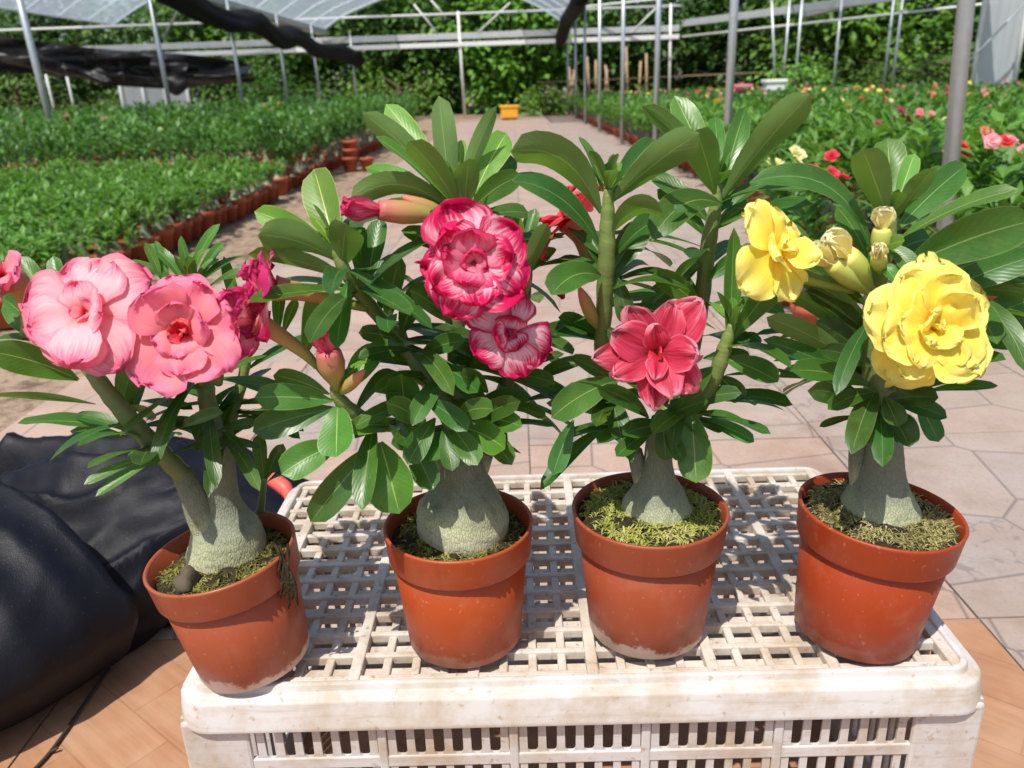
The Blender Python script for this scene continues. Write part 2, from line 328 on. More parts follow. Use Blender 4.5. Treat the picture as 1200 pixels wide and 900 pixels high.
# ------------------------------------------------------------------ greenhouse frame
def post(base, top, r, label, group, mat='galvanised'):
    b = MB(); b.tube([base, top], r, 12); o = at_base(b.build('steel_post', M[mat])); return tag(o, label, 'post', group)
GX = (-4.4, 1.2, 6.8)
for n, (px, py) in enumerate(((1121, 100), (856, 100), (770, 100), (730, 100), (703, 100), (686, 100), (675, 100), (666, 110))):
    y = 2.2+2.6*n; x = PY(px, py, y).x
    post((x+(.045 if n == 0 else 0), y, -.02), (x+(-.075 if n == 0 else -.01), y, 2.0), .0205 if n == 0 else .024, 'galvanised steel pipe post in the row along the flower bed edge', 'posts along the flower bed')
for n, (px, lean) in enumerate(((54, .02), (199, .0), (285, .0), (338, .0), (376, 0), (419, 0))):
    y = 7.4+2.6*n; x = PY(px, 120, y).x
    post((x+lean, y, -.02), (x-.03-lean, y, 2.0), .026 if n else .03, 'galvanised steel pipe post rising from the leafy bed', 'posts in the leafy bed')
EY = 20.4
def PE(px, py): return PY(px, py, EY)
for px in (543, 148, 82, 58, 785):
    p = PE(px, 100); post((p.x, EY, -.02), (p.x-.04, EY, 2.35 if px in (543, 785) else 1.75), .03, 'thin steel post of the far end frame', 'end frame posts', 'white_paint')
# skewed end on the far side of the flower bed
def PR(t): return Vector((3.9+t*3.7, 20.0-6.4*t, 0))
for px, t, lean in ((918, .62, .0), (913, .60, -.25), (932, .66, 0), (977, .80, 0), (1036, .93, 0), (1046, .95, 0)):
    q = PR(t); p = PY(px, 95, q.y); post((p.x, q.y, -.02), (p.x+lean, q.y, 2.0), .022, 'thin steel post behind the blooming bed', 'posts behind the blooming bed')
def bar(name, a, b_, r, mat, label, ct, group=None, n=8):
    b = MB(); b.tube([a, b_], r, n); return tag(at_base(b.build(name, M[mat])), label, ct, group)
def beam(name, a, b_, h, d, mat, label, ct, group=None):
    a = Vector(a); b_ = Vector(b_); t = (b_-a).normalized(); s = Vector((-t.y, t.x, 0)).normalized()*d/2; u = Vector((0, 0, h/2))
    V = [p+q for p in (a, b_) for q in (-s-u, s-u, s+u, -s+u)]
    o = mk(name, V, [(0,1,2,3),(7,6,5,4),(0,4,5,1),(1,5,6,2),(2,6,7,3),(3,7,4,0)], M[mat], smooth=False)
    return tag(at_base(bevel(o, .006)), label, ct, group)
def zE(py, px=540): return PE(px, py).z
beam('cross_beam', (-12, EY+.05, zE(42)), (3.9, EY+.05, zE(42)), .13, .10, 'gutter', 'upper grey metal beam spanning the far end of the greenhouse', 'beam')
beam('cross_beam', (-12, EY, zE(52)), (3.9, EY, zE(52)), .10, .10, 'white_paint', 'lower white metal beam spanning the far end of the greenhouse', 'beam')
bar('tie_rod', (-12, EY, zE(16)), (3.9, EY, zE(16)), .025, 'white_paint', 'thin white tie rod high above the far end beams', 'rod')
bar('tie_rod', PE(260, 66), PE(365, 58), .022, 'white_paint', 'short white rail under the beams beside the black net', 'rod')
q0, q1 = PR(0), PR(1.12)
beam('cross_beam', (q0.x, q0.y, 1.9), (q1.x, q1.y, 1.93), .14, .08, 'gutter', 'grey metal beam above the blooming bed running at an angle', 'beam')
bar('tie_rod', (q0.x, q0.y, 1.62), (q1.x, q1.y, 1.66), .022, 'white_paint', 'thin white rod below the angled beam over blooming bed', 'rod')
bar('tie_rod', (1.2, EY, 2.32), (5.6, 19.2, 2.5), .022, 'white_paint', 'thin white rod crossing above the blooming bed', 'rod')
for (x0, y0, x1, y1) in ((485, 5, 512, 38), (598, 3, 560, 38), (505, 0, 522, 20), (770, 8, 740, 38)):
    bar('brace', PE(x0, y0), PE(x1, y1), .02, 'white_paint', 'slim slanting brace above the far end beams', 'brace', 'slanting braces above the end beams', 6)
bar('brace', PY(192, 45, 15), PY(225, -20, 15), .02, 'galvanised', 'slim slanting rod beside the leafy bed rooftop', 'brace')
bar('brace', PY(1130, 78, 12.6), PY(1205, 0, 12.6), .016, 'galvanised', 'slanting pipe leaning against the white plastic curtain', 'brace')
# gutters and roof film
for gx, y0 in ((-4.4, 8.2), (1.2, 13.), (6.8, 12.)):
    beam('roof_gutter', (gx, y0, 2.03), (gx, 20.3, 2.0), .10, .22, 'gutter', {-4.4: 'long metal gutter above the leafy bed', 1.2: 'long metal gutter above the tiled path edge', 6.8: 'long metal gutter above the blooming bed'}[gx], 'gutter')
def film_strip(prof, y0, y1, label, mat='film', dy=1.3):
    e = empty('roof_film', (prof[0][0], (y0+y1)/2, 0), label, 'roof film')
    ys = [y0+(y1-y0)*i/24 for i in range(25)]; pr = cat(prof, 5); V = []; n = len(pr)
    for y in ys:
        for i, (x, z) in enumerate(pr):
            V.append((x, y, z-.03*abs(math.sin(math.pi*(y-y0)/dy))*math.sin(math.pi*i/(n-1))))
    mk('film', V, [(j*n+i, j*n+i+1, (j+1)*n+i+1, (j+1)*n+i) for j in range(24) for i in range(n-1)], M[mat], e)
    k = int((y1-y0)/dy)
    for i in range(k+1):
        b = MB(); b.tube([(x, y0+i*dy, z+.018) for x, z in pr], .014, 6); b.build('hoop', M['white_paint'], e)
    for q in (0, len(pr)-1):
        b = MB(); b.tube([(pr[q][0], y0, pr[q][1]), (pr[q][0], y1, pr[q][1])], .02, 6); b.build('edge_rail', M['white_paint'], e)
film_strip([(-4.32, 2.06), (-3.8, 2.35), (-2.9, 2.66)], 8.5, 20.3, 'clear plastic roof strip curving up between leafy bed gutter and path')
film_strip([(1.1, 2.06), (.7, 2.32), (.1, 2.60)], 15, 20.3, 'clear plastic roof strip rising from gutter at the path edge')
film_strip([(6.7, 2.08), (6.2, 2.34), (5.3, 2.64)], 12.2, 18.2, 'clear plastic roof strip above the blooming bed')
film_strip([(-10, 2.45), (-9, 2.95), (-7.4, 3.5), (-5.6, 3.75)], 9, 22, 'wide bluish plastic roof sheet above the leafy bed')
# black nets
def cloth(name, top, bot, label, mat, nu=40, nv=12, fold=.12, seed=0):
    tp, bt = cat(top, nu//(len(top)-1)), cat(bot, nu//(len(bot)-1)); n = min(len(tp), len(bt)); V = []
    for j in range(nv+1):
        for i in range(n):
            p = Vector(tp[i]).lerp(Vector(bt[i]), j/nv); q = noise.noise(Vector((p.x*1.1+seed, p.z*5, 0)))+.5*noise.noise(Vector((p.x*3.1, p.z*9, seed)))
            V.append(p+Vector((0, fold*q-.25*math.sin(math.pi*j/nv)*.5, 0)))
    o = mk(name, V, [(j*n+i, j*n+i+1, (j+1)*n+i+1, (j+1)*n+i) for j in range(nv) for i in range(n-1)], M[mat])
    s = o.modifiers.new('thick', 'SOLIDIFY'); s.thickness = .006; return tag(at_base(o), label, 'net')
cloth('shade_net', [PY(x, y, 17.5) for x, y in ((-90, 34), (60, 50), (125, 58), (190, 62), (240, 66), (298, 76))],
      [PY(x, y, 17.5) for x, y in ((-90, 82), (60, 88), (125, 99), (190, 104), (240, 99), (298, 96))], 'loose black shade net slung over the leafy bed', 'net_sheer', 60, 14, .55, 3)
cloth('shade_net', [PY(x, y, 17.1) for x, y in ((178, 68), (198, 72), (222, 74))], [PY(x, y, 17.1) for x, y in ((186, 98), (208, 112), (221, 104))], 'dark net corner hanging down over the grey plastic panel', 'net_sheer', 16, 8, .2, 9)
pts = [(190, -14, 9.8), (235, 10, 11.2), (272, 26, 12.4), (300, 26, 13.4), (325, 44, 14.6), (350, 44, 15.8), (372, 58, 17.2), (398, 62, 19.0), (420, 70, 20.8)]
P3 = cat([tuple(PY(*p)) for p in pts], 6); rr = random.Random(5); b = MB()
b.tube(P3, [.15+.03*noise.noise(Vector((i*.21, 3, 1))) for i in range(len(P3))], 28, True, lambda i, th: 1+.35*noise.noise(Vector((i*.16, math.cos(th)*1.4, math.sin(th)*1.4)))+.14*noise.noise(Vector((i*.25, math.cos(th)*5, math.sin(th)*5))))
tag(at_base(b.build('shade_net', M['net'])), 'thick rolled black shade net sagging along the post row', 'net')
b = MB(); P3 = cat([(1.12, 14.2, 2.0), (1.1, 15.5, 1.9), (1.12, 17, 1.92), (1.1, 18.7, 1.75), (1.12, 20.2, 1.62)], 6)
b.tube(P3, .13, 16, True, lambda i, th: 1+.3*noise.noise(Vector((i*.4, math.cos(th)*1.5, math.sin(th)*1.5)))); tag(at_base(b.build('shade_net', M['net'])), 'rolled dark shade net tied below the gutter at path edge', 'net')
# plastic panels
def panel(name, x0, x1, y, z1, label, frames, mat='film_dense'):
    e = empty(name, ((x0+x1)/2, y, 0), label, 'panel'); nx, nz = 16, 10
    V = [(x0+(x1-x0)*i/nx, y+.03*noise.noise(Vector((i*.7, j*.3, x0))), z1*j/nz) for j in range(nz+1) for i in range(nx+1)]
    mk('sheet', V, [(j*(nx+1)+i, j*(nx+1)+i+1, (j+1)*(nx+1)+i+1, (j+1)*(nx+1)+i) for j in range(nz) for i in range(nx)], M[mat], e)
    for k in range(frames):
        x = x0+(x1-x0)*k/(frames-1); b = MB(); b.tube([(x, y-.05, 0), (x, y-.05, z1)], .035, 8); b.build('frame_post', M['white_paint'], e)
p0, p1 = PY(143, 110, 19), PY(221, 110, 19); panel('plastic_screen', p0.x, p1.x, 19, 1.05, 'grey plastic sheet panel behind the leafy bed under net', 4)
p0, p1 = PY(1146, 40, 13), PY(1196, 40, 13); panel('plastic_curtain', p0.x, p1.x, 13, 2.6, 'tall white plastic curtain behind the blooming bed', 2)

# ------------------------------------------------------------------ trees and hedge behind
def tree(px, Y, H, rx, zc, nleaf, label, mat='treeleaf', seed=0, group='trees behind the greenhouse', leaf=.17):
    rg = random.Random(seed); x = PY(px, 100, Y).x
    e = empty('tree', (x, Y, 0), label, 'tree', group); b = MB()
    tp = [(x, Y, -.1), (x+rg.uniform(-.1, .1), Y, H*.3), (x+rg.uniform(-.2, .2), Y+.1, H*.6), (x+rg.uniform(-.3, .3), Y, H*.85)]
    b.tube(cat(tp, 4), [.13-.009*i for i in range(13)], 8)
    for k in range(7):
        an = rg.uniform(0, 6.28); z0 = H*rg.uniform(.2, .6); b.tube([(x, Y, z0), (x+math.cos(an)*rx*.45, Y+math.sin(an)*rx*.4, z0+H*.12), (x+math.cos(an)*rx*.85, Y+math.sin(an)*rx*.7, z0+H*.22)], [.03, .02, .008], 6)
    b.build('trunk', M['bark'], e)
    V, Fc, uv = [], [], []
    cl = []
    for k in range(int(nleaf/60)):
        an = rg.uniform(0, 6.28); ph = rg.uniform(-1, 1); rr = rg.uniform(.5, 1.05)
        c = Vector((x+rx*rr*math.cos(an)*math.sqrt(1-ph*ph), Y+rx*.75*rr*math.sin(an)*math.sqrt(1-ph*ph), zc+(H-zc)*rr*ph)); 
        if c.z < .15: c.z = .15+rg.random()*.3
        for q in range(60):
            d = Vector((rg.gauss(0, 1), rg.gauss(0, 1), rg.gauss(0, .6)))*min(.24, rx*.16); p = c+d*1.3
            l = leaf*rg.uniform(.6, 1.25); dr = (d.normalized()+Vector((rg.uniform(-.5, .5), rg.uniform(-.9, .3), rg.uniform(-.7, .3)))).normalized()
            s = dr.cross(Vector((rg.uniform(-.4, .4), rg.uniform(-.7, .2), 1))).normalized()*l*.3; i = len(V)
            V += [p, p+dr*l*.5+s, p+dr*l-Vector((0, 0, l*.15)), p+dr*l*.5-s]; Fc.append((i, i+1, i+2, i+3)); uv += [(.5, 0), (.85, .5), (.5, 1), (.15, .5)]
    cr_ = mk('crown', V, Fc, M[mat], e, uv, False); tv = rg.uniform(.75, 1.6); cr_.color = (tv*rg.uniform(.9, 1.3), tv, tv*.85, 1)
k = 0
ROW = ((-60, 26, 4.0, 2.6, 0, 'beyond the black net edge'), (60, 25, 3.8, 2.5, 0, 'behind the three thin end posts'), (200, 25.5, 4.0, 2.6, 0, 'behind the grey plastic screen'), (320, 25, 3.9, 2.4, 1, 'behind the white foam box'), (425, 24.5, 4.1, 2.2, 1, 'behind the end of the rolled net'),
       (515, 24.8, 4.6, 2.2, 0, 'behind the lone end post by path'), (600, 24, 4.4, 2.1, 1, 'straight behind the yellow tub'), (690, 25, 4.6, 2.3, 0, 'behind the first wooden stakes'), (785, 24.5, 4.6, 2.3, 0, 'behind the last wooden stakes'), (880, 24, 4.5, 2.4, 0, 'behind the pink basin'),
       (985, 22, 4.4, 2.3, 1, 'behind the angled beam'), (1085, 20.5, 4.0, 2.3, 1, 'behind the tall light green bush'), (1190, 19.5, 3.7, 2.3, 0, 'behind the white plastic curtain'), (1290, 18.5, 3.6, 2.3, 0, 'past the white plastic curtain'))
for px, Y, H, rx, lt, where in ROW:
    tree(px, Y, H, rx, H*.48, 6000, ('lighter green leafy tree ' if lt else 'dark green leafy tree ')+where, 'treeleaf' if lt else 'treeleaf2', 40+k, leaf=.23); k += 1
for px, Y, H, rx, where in ((250, 29, 4.4, 3.2, 'above the grey screen'), (470, 29.5, 5.4, 3.4, 'over the path end'), (600, 30.5, 5.6, 3.4, 'above the yellow tub line'), (760, 29.5, 5.6, 3.6, 'over the wooden stakes'), (960, 27.5, 5.8, 3.4, 'over the angled beam'), (1150, 25, 5.2, 3.2, 'over the white curtain'), (20, 30, 4.6, 3.4, 'over the black net')):
    tree(px, Y, H, rx, H*.46, 5200, 'tall dark tree in the far second row '+where, 'treeleaf2', 80+k, 'tall far trees', .27); k += 1
for px, Y, H, rx, lab in ((130, 20.6, .75, .8, 'low yellowish green bush beside the grey plastic panel'), (330, 21.5, 1.3, 1.2, 'low bush under the rolled black net'), (460, 22, 1.2, 1.4, 'low bush behind the path end by the thin post'),
                          (640, 20.6, .62, .7, 'small round bush at the end of path'), (940, 15.5, .95, .7, 'pale green bush at the back of blooming bed'), (1080, 15, 1.25, 1.3, 'tall light green bush beside the white plastic curtain'), (20, 21, 1.5, 1.4, 'large bush by the thin end posts')):
    tree(px, Y, H, rx, H*.5, 1100, lab, 'treeleaf', 120+k, 'bushes at the greenhouse end', .11); k += 1
# bamboo stakes, fence wires and odds and ends at the far end
rg = random.Random(8)
for px in (668, 672, 690, 699, 708, 717, 727, 738, 750, 758):
    p = PY(px+rg.uniform(-2, 2), 110, 21.2); bar('bamboo_stake', (p.x, 21.2, -.02), (p.x+rg.uniform(-.15, .15), 21.2, rg.uniform(.95, 1.5)), .03, 'bamboo', 'rough wooden stake standing upright beyond the post row', 'stake', 'wooden stakes at the far end')
for z in (.35, .75):
    bar('fence_wire', (.6, 21.0, z), (6.5, 20.6, z+.05), .012, 'bamboo', {.35: 'low pale rail tied across the wooden stakes', .75: 'upper thin rail tied across the wooden stakes'}[z], 'rail')
def tub(name, px, py, Y, sx, sy, sz, mat, label, ct):
    p = PY(px, py, Y); e = empty(name, (p.x, Y, 0), label, ct); b = MB()
    z0 = max(0, p.z-sz/2); b.box((p.x-sx/2, Y-sy/2, z0), (p.x+sx/2, Y+sy/2, z0+sz)); bevel(b.build('body', M[mat], e, False), .02)
    b = MB(); b.box((p.x-sx/2-.02, Y-sy/2-.02, z0+sz-.05), (p.x+sx/2+.02, Y+sy/2+.02, z0+sz+.004)); bevel(b.build('rim', M[mat], e, False), .012)
    if z0 > .01:
        b = MB(); b.box((p.x-sx/2+.03, Y-sy/2+.03, 0), (p.x+sx/2-.03, Y+sy/2-.03, z0)); b.build('stand', M['bark'], e, False)
tub('plastic_tub', 597, 131, 18.6, .38, .3, .27, 'yellow_plastic', 'yellow plastic tub at the end of the tiled path', 'tub')
tub('foam_box', 907, 100, 13.4, .30, .25, .17, 'foam', 'white foam box at the back of the blooming bed', 'box')
tub('foam_box', 322, 126, 18.5, .55, .3, .2, 'foam', 'white foam box behind the leafy bed below rolled net', 'box')
tub('plastic_basin', 868, 103, 13.6, .28, .25, .10, 'pink_plastic', 'pink plastic basin beside white box behind blooming bed', 'basin')

# ------------------------------------------------------------------ bed plants
def leafquad(V, Fc, uv, p, d, l, wd, hint):
    s = d.cross(hint)
    if s.length < .05: s = d.cross(Vector((1, .3, 0)))
    s.normalize(); n = s.cross(d); i = len(V)
    V += [p, p+d*l*.55+s*wd+n*l*.05, p+d*l*.55+n*l*.02, p+d*l*.55-s*wd+n*l*.05, p+d*l-n*l*.10]
    Fc += [(i, i+2, i+3), (i, i+1, i+2), (i+2, i+1, i+4), (i+3, i+2, i+4)]; uv += [(.5, 0), (1, .6), (.5, .6), (0, .6), (.5, 1)]
    return V
def foliage(seed, n, h, rad, ll, z0):
    rg = random.Random(seed); V, Fc, uv = [], [], []; tips = [(rg.gauss(0, rad*.5), rg.gauss(0, rad*.5), z0+h*rg.uniform(.45, 1)) for _ in range(max(4, n//11))]
    for i in range(n):
        t = tips[i % len(tips)]; an = rg.uniform(0, 6.28); el = rg.uniform(-.1, 1.1); d = Vector((math.cos(an)*math.cos(el), math.sin(an)*math.cos(el), math.sin(el)))
        p = Vector(t)+Vector((0, 0, -rg.random()*h*.35)); l = ll*rg.uniform(.65, 1.2); leafquad(V, Fc, uv, p, d, l, l*.19, Vector((0, 0, 1)))
    return V, Fc, uv
def blossom_verts(c, r, rg):
    V, Fc, uv = [], [], []; nrm = Vector((rg.uniform(-.4, .4), rg.uniform(-1, -.2), rg.uniform(.3, 1))).normalized(); a = nrm.orthogonal().normalized(); b_ = nrm.cross(a)
    for ring, (el, rr) in enumerate(((.2, 1), (.55, .78), (1.0, .5))):
        for k in range(5):
            th = 2*math.pi*(k+.5*ring)/5; d = (a*math.cos(th)+b_*math.sin(th))*math.cos(el)+nrm*math.sin(el); s = nrm.cross(d).normalized(); l = r*rr; i = len(V)
            V += [c, c+d*l*.6+s*l*.5, c+d*l-nrm*l*.1, c+d*l*.6-s*l*.5]; Fc.append((i, i+1, i+2, i+3)); uv += [(.5, .1), (1, .6), (.5, 1), (0, .6)]
    return V, Fc, uv
potm = MB(); potm.lathe([(.001, 0), (.045, 0), (.056, .078), (.061, .079), (.064, .105), (.059, .105), (.056, .09), (.001, .088)], 16)
pot_me = meshdata('pot', potm.V, potm.F, M['bedpot'])
def caudex_me(seed):
    rg = random.Random(seed); b = MB(); b.tube(cat([(0, 0, .08), (rg.uniform(-.004, .004), 0, .11), (rg.uniform(-.01, .01), 0, .15), (0, 0, .20)], 3), [.026, .032, .030, .026, .022, .018, .015, .012, .011, .010], 8)
    return meshdata('caudex', b.V, b.F, M['trunk_skin'], b.uv)
cau = [caudex_me(i) for i in range(3)]
def fol_me(seed, n, h, rad, ll, z0, mat): V, Fc, uv = foliage(seed, n, h, rad, ll, z0); return meshdata('foliage', V, Fc, M[mat], uv, False), (V, Fc, uv)
low = [fol_me(200+i, 150, .16, .14, .050, .115, 'bedleaf') for i in range(6)]
tall = [fol_me(220+i, 150, .42, .18, .080, .15, 'bedleaf_dark') for i in range(6)]
bloomf = [fol_me(240+i, 150, .34, .17, .085, .14, 'bedleaf' if i % 3 else 'bedleaf_dark') for i in range(6)]
kinds = ['petal_coral', 'petal_peach', 'petal_scarlet', 'petal_pink', 'petal_cream', 'petal_dark', 'petal_magenta', 'petal_yellow']
NAMES = dict(zip(kinds, ('coral', 'peach', 'scarlet', 'pink', 'cream', 'maroon', 'magenta', 'yellow')))
def bed(spots, var, cap, rg, label, group, name, bloom=0., tops=(.30, .42)):
    vis = []
    for (x, y) in spots:
        px, py, z = proj((x, y, .25))
        if -90 < px < 1290 and z > .5: vis.append((z, x, y))
    vis.sort(); rest = MB(); restb = {}
    for i, (z, x, y) in enumerate(vis):
        me, raw = rg.choice(var); rot = rg.uniform(0, 6.28); s = rg.uniform(.85, 1.15); bl = None
        if rg.random() < bloom: bl = rg.choice(kinds)
        if i < cap:
            e = empty(name, (x, y, 0), (label+(' edge row beside path' if abs(x) < 1.81 else '') if not bl else label.replace('leafy', NAMES[bl]+' flowered')), 'plant', group if not bl else group+' in bloom')
            e.rotation_euler.z = rot; e.scale = (s, s, s)
            link('pot', pot_me, e); link('caudex', rg.choice(cau), e); f = link('foliage', me, e); v = rg.uniform(.75, 1.25); f.color = (v*rg.uniform(.9, 1.2), v, v*.9, 1)
            if bl:
                for q in range(rg.choice((1, 2, 2, 3))):
                    V, Fc, uv = blossom_verts(Vector((rg.uniform(-.09, .09), rg.uniform(-.09, .09), rg.uniform(*tops))), rg.uniform(.020, .030), rg); link('blossom', meshdata('blossom', V, Fc, M[bl], uv), e)
        else:
            mt = Matrix.Translation((x, y, 0)) @ Matrix.Rotation(rot, 4, 'Z') @ Matrix.Scale(s, 4); rest.add([mt @ v for v in raw[0]], raw[1], raw[2])
            if bl:
                V, Fc, uv = blossom_verts(Vector((x, y, rg.uniform(*tops))), rg.uniform(.026, .038), rg); restb.setdefault(bl, MB()).add(V, Fc, uv)
    if rest.V:
        o = rest.build('bed_foliage', var[0][0].materials[0], None, False); tag(o, 'distant mass of leafy potted plants farther along '+group, 'foliage', None, 'stuff')
        for k, mb in restb.items(): c = mb.build('blossoms', M[k], o); tag(c, kind='stuff')
rg = random.Random(11)
def grid(x0, x1, y0, y1, s, j): return [(x0+s*i+rg.uniform(-j, j), y0+s*k+rg.uniform(-j, j)) for i in range(int((x1-x0)/s)+1) for k in range(int((y1-y0)/s)+1)]
edge = [(-1.72+rg.uniform(-.01, .01), 2.6+.138*k) for k in range(24)]
bed(edge+grid(-6.2, -1.88, 2.3, 5.95, .165, .03), low, 300, rg, 'short leafy seedling in a terracotta pot in the low bed', 'the low seedling bed', 'potted_seedling', .0)
bed([(-1.78+rg.uniform(-.02, .02), 6.1+.2*k) for k in range(44)], tall, 44, rg, 'bushy leafy potted shrub in the taller bed behind seedlings', 'the taller shrub bed', 'potted_bush', .0, (.4, .5))
bed(grid(-11, -2.0, 6.25, 15.5, .31, .06), tall, 170, rg, 'bushy leafy potted shrub in the taller bed behind seedlings', 'the taller shrub bed', 'potted_bush', .03, (.48, .56))
redge = [(1.42+rg.uniform(-.01, .01), 2.3+.145*k) for k in range(112)]
fl = [p for p in grid(1.62, 9.5, 2.1, 17.5, .30, .06) if p[0] < 3.6+.42*p[1] and p[1] < 20-1.73*(p[0]-3.9)]
bed(redge, bloomf, 120, rg, 'bushy leafy potted plant in the bed behind path posts', 'the blooming bed', 'flowering_shrub', .10, (.30, .40))
bed(fl, bloomf, 190, rg, 'bushy leafy potted plant in the bed behind path posts', 'the blooming bed', 'flowering_shrub', .26, (.40, .54))
for px, py, kd, n in ((970, 197, 'petal_scarlet', 4), (1050, 150, 'petal_dark', 6), (930, 182, 'petal_cream', 5), (1080, 140, 'petal_coral', 4), (1095, 114, 'petal_peach', 4), (1140, 170, 'petal_peach', 3), (1152, 180, 'petal_scarlet', 3), (1036, 120, 'petal_peach', 3), (1185, 182, 'petal_pink', 3)):
    p = PZ(px, py, .47); me, raw = rg.choice(bloomf); e = empty('flowering_shrub', (p.x, p.y, 0), 'tall shrub with a cluster of large '+NAMES[kd]+' blooms in the bed behind path posts', 'plant', 'clustered blooms of the blooming bed')
    link('pot', pot_me, e); link('caudex', rg.choice(cau), e); link('foliage', me, e)
    for q in range(n):
        V, Fc, uv = blossom_verts(Vector((rg.uniform(-.07, .07), rg.uniform(-.06, .06), .47+rg.uniform(-.03, .05))), rg.uniform(.020, .028), rg); link('blossom', meshdata('blossom', V, Fc, M[kd], uv), e)
# stack of empty pots at the corner of the seedling bed
e = empty('pot_stack', (-1.55, 7.75, 0), 'stack of empty orange terracotta pots at the bed corner', 'pots')
for i in range(3): o = link('pot', pot_me, e, (.01*i, 0, .075*i)); o.scale = (1.2, 1.2, 1.2)
o = link('pot', pot_me, e, (.15, .03, 0)); o.scale = (1.1, 1.1, 1.1)

# ------------------------------------------------------------------ crate (upturned) that carries the plants
ZC = .28; X0, X1, Y0, Y1 = -.276, .348, .476, .846; CX = (X0+X1)/2; CY = (Y0+Y1)/2
crate = empty('plastic_crate', (CX, CY, 0), 'upturned dirty white plastic crate with grid top carrying four potted plants', 'crate')
def rrect(x0, y0, x1, y1, r, n=6):
    out = []
    for cx, cy, a in ((x1-r, y1-r, 0), (x0+r, y1-r, 90), (x0+r, y0+r, 180), (x1-r, y0+r, 270)):
        for k in range(n+1): t = R(a+90*k/n); out.append((cx+r*math.cos(t), cy+r*math.sin(t)))
    return out
def ringloft(levels):                         # levels: (inset, z)
    V, Fc = [], []
    for ins, z in levels: V += [(x, y, z) for x, y in rrect(X0+ins, Y0+ins, X1-ins, Y1-ins, max(.006, .030-ins))]
    n = len(V)//len(levels)
    for i in range(len(levels)-1): Fc += [(i*n+k, i*n+(k+1) % n, (i+1)*n+(k+1) % n, (i+1)*n+k) for k in range(n)]
    return V, Fc
V, Fc = ringloft([(.003, ZC-.0335), (0, ZC-.033), (.001, ZC-.030), (.0035, ZC-.0105), (.0045, ZC-.0085), (.0065, ZC-.0078), (.0125, ZC-.0070), (.0135, ZC-.0065), (.0142, ZC-.0015), (.0152, ZC-.0008), (.0185, ZC-.0008), (.0195, ZC-.0015), (.0200, ZC-.006), (.0200, ZC-.021), (.009, ZC-.026), (.003, ZC-.0335)])
bevel(mk('top_rim', V, Fc, M['crate_plastic'], crate), .0006, 1)
# grid: cross bars (deep) and long bars
gx0, gx1, gy0, gy1 = X0+.019, X1-.019, Y0+.019, Y1-.019
nb = 12
b = MB(); b.box((-(gx1-gx0)/2, -.0028, -.0085), ((gx1-gx0)/2, .0028, 0)); cb = meshdata('grid_bar', b.V, b.F, M['crate_grid'], None, False)
ys = [gy0+.006+(gy1-gy0-.012)*i/nb for i in range(nb+1)]
rg = random.Random(21)
for y in ys: bevel(link('grid_bar', cb, crate, (0, y-CY, ZC-.004)), .0012)
nx = 25; wv = (gx1-gx0-.01)/nx
b = MB(); b.box((-.0034, -(gy1-gy0)/2, -.0068), (.0034, (gy1-gy0)/2, 0)); lb = meshdata('grid_bar', b.V, b.F, M['crate_grid'], None, False)
b = MB(); b.box((-.0046, -(gy1-gy0)/2, -.0105), (.0046, (gy1-gy0)/2, 0)); lb2 = meshdata('grid_bar', b.V, b.F, M['crate_grid'], None, False)
for i in range(nx+1):
    x = gx0+.005+wv*i; hi = i % 4 == 1; bevel(link('grid_bar', lb2 if hi else lb, crate, (x-CX, 0, ZC-(.0025 if hi else .0060))), .0012)
b = MB()
for y in ys[:-1]:
    h = (ys[1]-ys[0]); b.box((gx0, y+.0032, ZC-.0120), (gx1, y+h*.60, ZC-.0095))
b.build('lower_web', M['crate_grid'], crate, False)
# slotted side walls: flared slats between rails
def slat_me(p, hgt, wmin, th):
    n = 6; prof = []; r = (p-wmin)/2
    for k in range(n+1): t = math.pi/2*k/n; prof.append((p/2-r*math.sin(t)+.0003, r-r*math.cos(t)))
    prof.append((wmin/2, hgt)); V = []
    for x, z in prof: V += [(-x, 0, z), (x, 0, z), (x, th, z), (-x, th, z)]
    Fc = [(4*i+a, 4*i+(a+1) % 4, 4*i+4+(a+1) % 4, 4*i+4+a) for i in range(len(prof)-1) for a in range(4)]+[(3, 2, 1, 0), tuple(4*len(prof)-4+k for k in range(4))]
    return meshdata('slat', V, Fc, M['crate_plastic'], None, False)
p = .0145; rows = ((ZC-.066, .0365), (ZC-.1125, .036), (ZC-.159, .036), (ZC-.2055, .036))
fx0, fx1 = X0+.058, X1-.058; ns = int((fx1-fx0)/p); p = (fx1-fx0)/ns; sm = slat_me(p, .0365, .0058, .0022)
sy = Y0+.0085
for z, h in rows[:2]:
    for i in range(ns): link('slat', sm, crate, (fx0+p*(i+.5)-CX, sy-CY, z))
for z, h in rows[2:]:
    for i in range(0, ns): link('slat', sm, crate, (fx0+p*(i+.5)-CX, sy-CY, z))
b = MB()
for i, (z, h) in enumerate(rows): b.box((fx0-.002, sy-.0012, z-.0105), (fx1+.002, sy+.0034, z+.0004))
b.box((fx0-.002, sy-.002, 0), (fx1+.002, sy+.004, .055)); bevel(b.build('front_rail', M['crate_plastic'], crate, False), .0012)
b = MB()
for k in range(1, 5): x = fx0+(fx1-fx0)*k/5; b.box((x-.0035, sy-.0022, .05), (x+.0035, sy+.0022, ZC-.028))
bevel(b.build('front_rib', M['crate_plastic'], crate, False), .0012)
